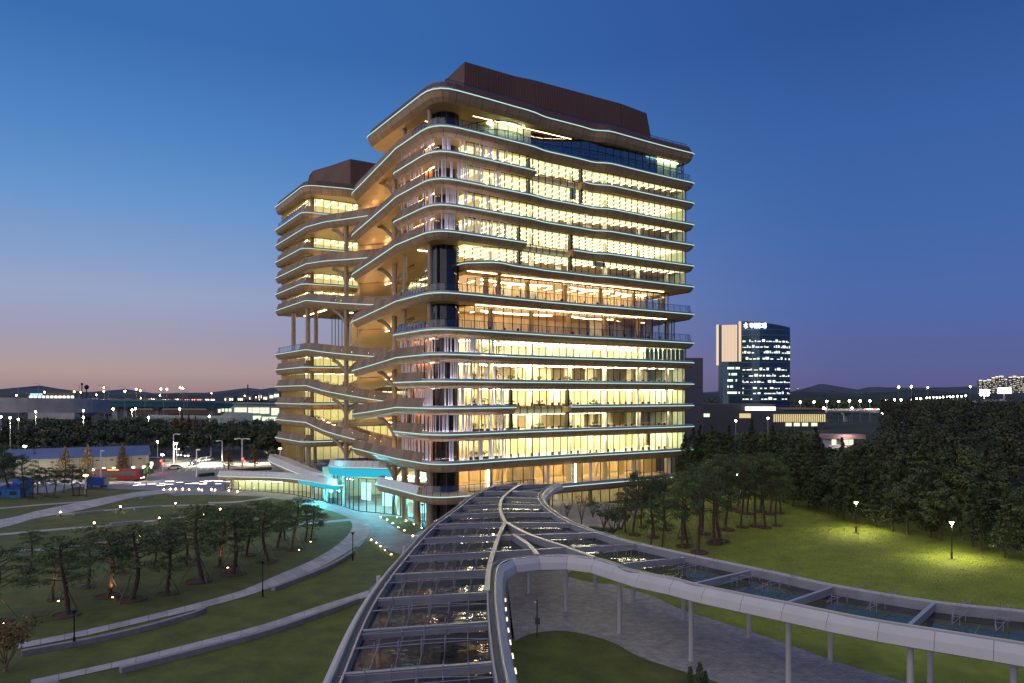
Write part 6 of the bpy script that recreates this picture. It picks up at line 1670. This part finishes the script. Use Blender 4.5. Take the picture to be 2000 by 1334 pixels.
# ---- right horizon: highway lamps, gantry, towers
lamps = []
HB = [(1563, 785), (1590, 785), (1615, 784), (1638, 784), (1659, 783), (1680, 783), (1699, 783), (1731, 782), (1747, 781), (1760, 781), (1781, 780), (1790, 779), (1798, 779), (1810, 777), (1816, 777), (1823, 776.5), (1830, 776), (1836, 776), (1842, 775.5), (1850, 775), (1856, 775), (1862, 774.5), (1870, 774), (1878, 774), (1886, 773), (1664, 797), (1728, 795), (1754, 794), (1777, 794), (1800, 796), (1723, 808), (1740, 815), (1803, 813), (1609, 797), (1500, 817), (1437, 822), (1755, 756), (1780, 755.5), (1895, 755), (1812, 757), (1931, 792), (1938, 790), (1919, 792.5)]
for i, (x, y) in enumerate(HB):
    Y = 620 if y < 800 else 300; Y = 1500 if y < 760 else Y; p = Vector((XY(x, Y), Y, 0)); z1 = ZY(y, Y); r = empty('highway_lamp', p, 0, None, 'street lamp', 'glowing highway lamps on the right horizon')
    if y < 765: z1 = ZY(y, Y)
    m = MB(); m.tube([(0, 0, 0), (0, 0, max(1, z1))], .12, 4); m.build('pole', CONC, r); m = MB(); m.ball((0, 0, max(1, z1)), Y * (.0014 if x < 1800 else .0010), 0, 6, 4); m.build('lamp_head', LAMPHEAD, r); lamps.append(r)
objs = sorted(lamps, key=lambda o: o.location.x / o.location.y)
for i, o in enumerate(objs): o["label"] = f'small glowing lamp on the right horizon, {ORD[i % 10]} of the {["left", "left centre", "middle", "right centre", "right"][min(4, i // 10)]} run'
viaduct('highway', [(1600, 801, 620), (1700, 801, 640), (1780, 797, 700), (1850, 790, 760), (1900, 784, 800), (1960, 781, 820)], 2.0, 10, CONC, 'distant highway deck with traffic lights on the right', [(1650, 630), (1740, 670)])
for i in range(40):
    t = i / 40; x = 1610 + 250 * t; y = 800.5 if x < 1720 else 800 - (x - 1720) * .095; Y = 640 + max(0, x - 1700) * .9; p = Vector((XY(x, Y), Y - 3, ZY(y, Y) + .6)); r = empty('distant_car', p, 0, 'distant car on the right highway, seen by its lights', 'car', 'distant cars on the right highway')
    m = MB(); m.box((0, 0, 0), (4, 1.8, 1.2)); m.build('body', PAINTS['silver'], r); m = MB(); m.box((-.8, -1, 0), (.9, .15, .5)); m.box((.8, -1, 0), (.9, .15, .5)); m.build('tail_light', RED2 if i % 3 == 0 else WH2, r)
r = empty('road_sign_gantry', (XY(1755, 600), 597, 0), 0, 'teal road sign gantry over the right highway', 'road sign'); z1 = ZY(789, 600)
m = MB(); m.box((0, 0, z1), (11.5, .3, 2.2)); m.build('sign_panel', emit('teal_sign', (.03, .26, .34), 1), r); m = MB(); m.tube([(-6, .3, 0), (-6, .3, z1)], .2, 5); m.tube([(6, .3, 0), (6, .3, z1)], .2, 5); m.build('frame', CONC, r)
r = empty('stadium_screen', (XY(1962, 1500), 1500, 0), 0, 'bright white advertising screen at the right horizon', 'billboard'); z1 = ZY(763, 1500)
m = MB(); m.box((0, 0, z1), (27, 1, 11.5)); m.build('screen', emit('white_screen', (.95, .95, 1), 5), r); m = MB(); m.box((0, 1, z1 / 2 - 3), (3, 1, z1 - 2)); m.build('post', CONC, r)
r = empty('floodlight_tower', (XY(1923, 1300), 1300, 0), 0, 'blinding white floodlight bank below the right apartment towers', 'floodlight'); z1 = ZY(767, 1300)
m = MB()
for i in range(4):
    for j in range(3): m.ball((-6 + i * 4, 0, z1 - 3 + j * 3), 2.3, 0, 8, 6)
m.build('lamp_bank', emit('floodlight', (1, .88, .84), 60), r); m = MB(); m.box((0, 1, z1 / 2), (1.4, 1, z1)); m.build('mast', CONC, r)
APT = mat('apartment_wall', (.16, .16, .20), .8, 0, .1, .02); ai = 0
for x0, x1, yt in [(1912, 1918, 743), (1920, 1927, 744), (1928, 1936, 742), (1937, 1943, 738), (1944, 1950, 736), (1951, 1960, 735), (1962, 1967, 741), (1970, 1977, 737), (1978, 1985, 735), (1986, 1992, 737), (1993, 2000, 736), (2003, 2012, 736)]:
    far_block(x0, x1, yt, 2600, f'distant apartment tower with lit windows on the right horizon, {ORD[ai]} from left', APT, 4, 'apartment towers on the right horizon', 12, 'apartment tower', 'apartment_tower', emit('apartment_window', (1, .86, .55), 1.4) if ai == 0 else bpy.data.materials['apartment_window'], roofline=True); ai += 1
for i in range(14):
    x = 1556 + i * 13; far_block(x, x + rg.uniform(2, 5), rg.uniform(757, 763), 6400, f'tiny skyscraper on the far city skyline right of the glass tower, {ORD[i]}', APT, 2, 'tiny skyline towers', 5, 'skyscraper', 'skyline_tower', bpy.data.materials['apartment_window'])
